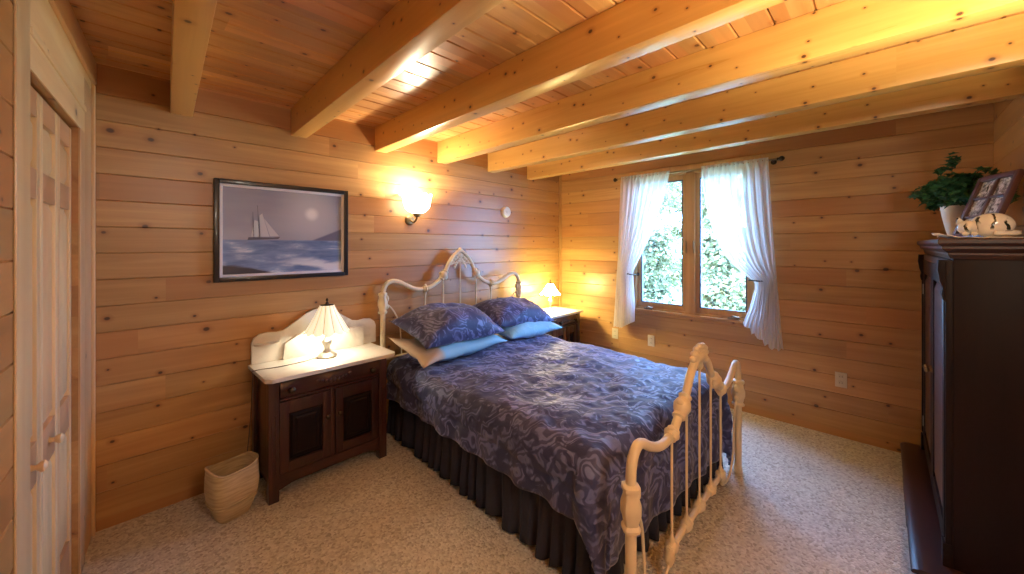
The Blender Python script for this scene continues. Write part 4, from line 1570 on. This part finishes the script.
# ivy in a white tapered pot
iv = thing('potted_ivy', 'trailing green ivy in a white pot on the armoire', 'potted plant', (3.20, -0.286, AT))
m = MB().lathe_closed([(0.028, 0.0), (0.042, 0.06), (0.055, 0.13), (0.062, 0.185), (0.054, 0.185), (0.047, 0.13), (0.034, 0.06), (0.022, 0.012)], (0, 0, 0), 28, None, 0)
m.lathe([(0.0, 0.0), (0.027, 0.0), (0.030, 0.012), (0.0, 0.013)], seg=28)
m.build('pot', 'white', parent=iv)
MB().lathe([(0.0, 0.165), (0.05, 0.165), (0.05, 0.17), (0.0, 0.176)], seg=20).build('soil', plain('soil', (0.03, 0.02, 0.012), 0.9), parent=iv)
M['ivy'] = plain('ivy_leaf', (0.045, 0.165, 0.080), 0.45, var=0.7, vscale=28)
rng = random.Random(5)
lf = MB()
stm = MB()


def leaf(m, p, d, up, s_, mi=0):
    d = d.normalized()
    sd = d.cross(up)
    if sd.length < 1e-4:
        sd = Vector((1, 0, 0))
    sd.normalize()
    n = sd.cross(d)
    o_ = [(0, 0), (0.42, -0.10), (0.30, 0.25), (0.50, 0.48), (0.22, 0.60), (0, 1.0), (-0.22, 0.60), (-0.50, 0.48), (-0.30, 0.25), (-0.42, -0.10)]
    vs = [p + d * (y * s_) + sd * (x * s_) + n * (abs(x) * 0.35 * s_ - 0.15 * s_ * y * y) for x, y in o_]
    vs.append(p + d * (0.4 * s_))
    m.add(vs, [(10, i_, (i_ + 1) % 10) for i_ in range(10)], mi)


for k in range(80):
    a = rng.uniform(0, 2 * PI)
    reach = rng.uniform(0.05, 0.25)
    if math.sin(a) > 0:
        reach *= 1 - 0.42 * math.sin(a)
    hh = rng.uniform(0.03, 0.15) * (1.15 - reach * 2.0) * (1.6 if k % 11 == 0 else 1)
    p0 = Vector((0.02 * math.cos(a), 0.02 * math.sin(a), 0.17))
    sxs = 1.3 if math.cos(a) > 0 else 0.8
    p1 = Vector((reach * 0.5 * math.cos(a) * sxs, reach * 0.5 * math.sin(a), 0.19 + hh * 1.1))
    p2 = Vector((reach * math.cos(a) * sxs, reach * math.sin(a), 0.20 + hh * 0.9 - 0.10 * reach))
    p3 = p2 + Vector((0.04 * math.cos(a), 0.02 * math.sin(a), -0.02))
    p2.y, p3.y = max(p2.y, -0.17), max(p3.y, -0.172)
    path = crv([p0, p1, p2, p3], 5)
    stm.tube(path, 0.0016, 5)
    for q in path[3:]:
        for j in range(2):
            aa = rng.uniform(0, 2 * PI)
            d = Vector((math.cos(aa), math.sin(aa), rng.uniform(-0.6, 0.5)))
            pp = q + Vector((rng.uniform(-.01, .01), rng.uniform(-.01, .01), rng.uniform(-.01, .012)))
            pp.y = max(pp.y, WC + 0.055 - iv.location.y)
            if iv.location.y + pp.y < WC + 0.08:
                d.y = abs(d.y)
            leaf(lf, pp, d, Vector((rng.uniform(-.4, .4), rng.uniform(-.4, .4), 1)), rng.uniform(0.034, 0.054))
lf.build('foliage', 'ivy', parent=iv, smooth=False)
stm.build('stem', plain('ivy_stem', (0.05, 0.07, 0.025), 0.6), parent=iv)

# ------------------------------------------------------------------ outdoors
gr = MB().box(4.12, -8, -1.2, 40, 22, -1.1).build('ground', plain('meadow', (0.30, 0.36, 0.20), 0.9, var=0.3, vscale=1.5), smooth=False)
struct(gr)
M['leaf'] = plain('tree_leaf', (0.23, 0.22, 0.10), 0.7, var=0.7, vscale=3.0)
M['bark'] = plain('tree_bark', (0.16, 0.13, 0.11), 0.9, var=0.4, bump=(12, 0.6, 0.05))


def tree(x, y, h, rad, n, seed, label):
    rg = random.Random(seed)
    t = thing('tree', label, 'tree', (x, y, -1.1), 0, 'trees outside the window')
    m = MB()
    m.tube(crv([(0, 0, 0), (0.04, 0.03, h * 0.35), (-0.05, 0.05, h * 0.7), (0, 0, h)], 6), [0.13 * (1 - 0.8 * k / 18) for k in range(19)], 9)
    lfm = MB()
    br = []
    for k in range(26):
        z = h * rg.uniform(0.15, 0.95)
        a = rg.uniform(0, 2 * PI)
        L = rad * rg.uniform(0.5, 1.0) * (1.1 - 0.5 * z / h)
        pts = crv([(0, 0, z), (L * 0.5 * math.cos(a), L * 0.5 * math.sin(a), z + L * 0.18), (L * math.cos(a), L * math.sin(a), z + L * rg.uniform(0.0, 0.35))], 5)
        m.tube(pts, [0.035 * (1 - 0.8 * i_ / 10) for i_ in range(11)], 5)
        br.append(pts)
    m.build('trunk', 'bark', parent=t)
    for k in range(n):
        p = rg.choice(br)
        q = Vector(p[rg.randint(3, 10)]) + Vector((rg.gauss(0, .16), rg.gauss(0, .16), rg.gauss(0, .16)))
        d = Vector((rg.uniform(-1, 1), rg.uniform(-1, 1), rg.uniform(-1, .4)))
        s_ = rg.uniform(0.07, 0.15)
        d.normalize()
        sd = d.cross(Vector((rg.uniform(-1, 1), rg.uniform(-1, 1), 1))).normalized()
        lfm.add([q, q + d * s_ * .5 + sd * s_ * .32, q + d * s_, q + d * s_ * .5 - sd * s_ * .32], [(0, 1, 2, 3)])
    lfm.build('foliage', 'leaf', parent=t, smooth=False)


tree(8.0, 2.05, 4.7, 0.95, 11000, 1, 'pale green leafy tree outside, seen through the right window pane')
tree(8.3, 3.95, 4.5, 0.95, 10500, 2, 'leafy tree with bare twigs outside, seen through the left window pane')
tree(11.3, 3.7, 5.0, 1.7, 18000, 3, 'farther leafy tree outside, standing between the two nearer trees')
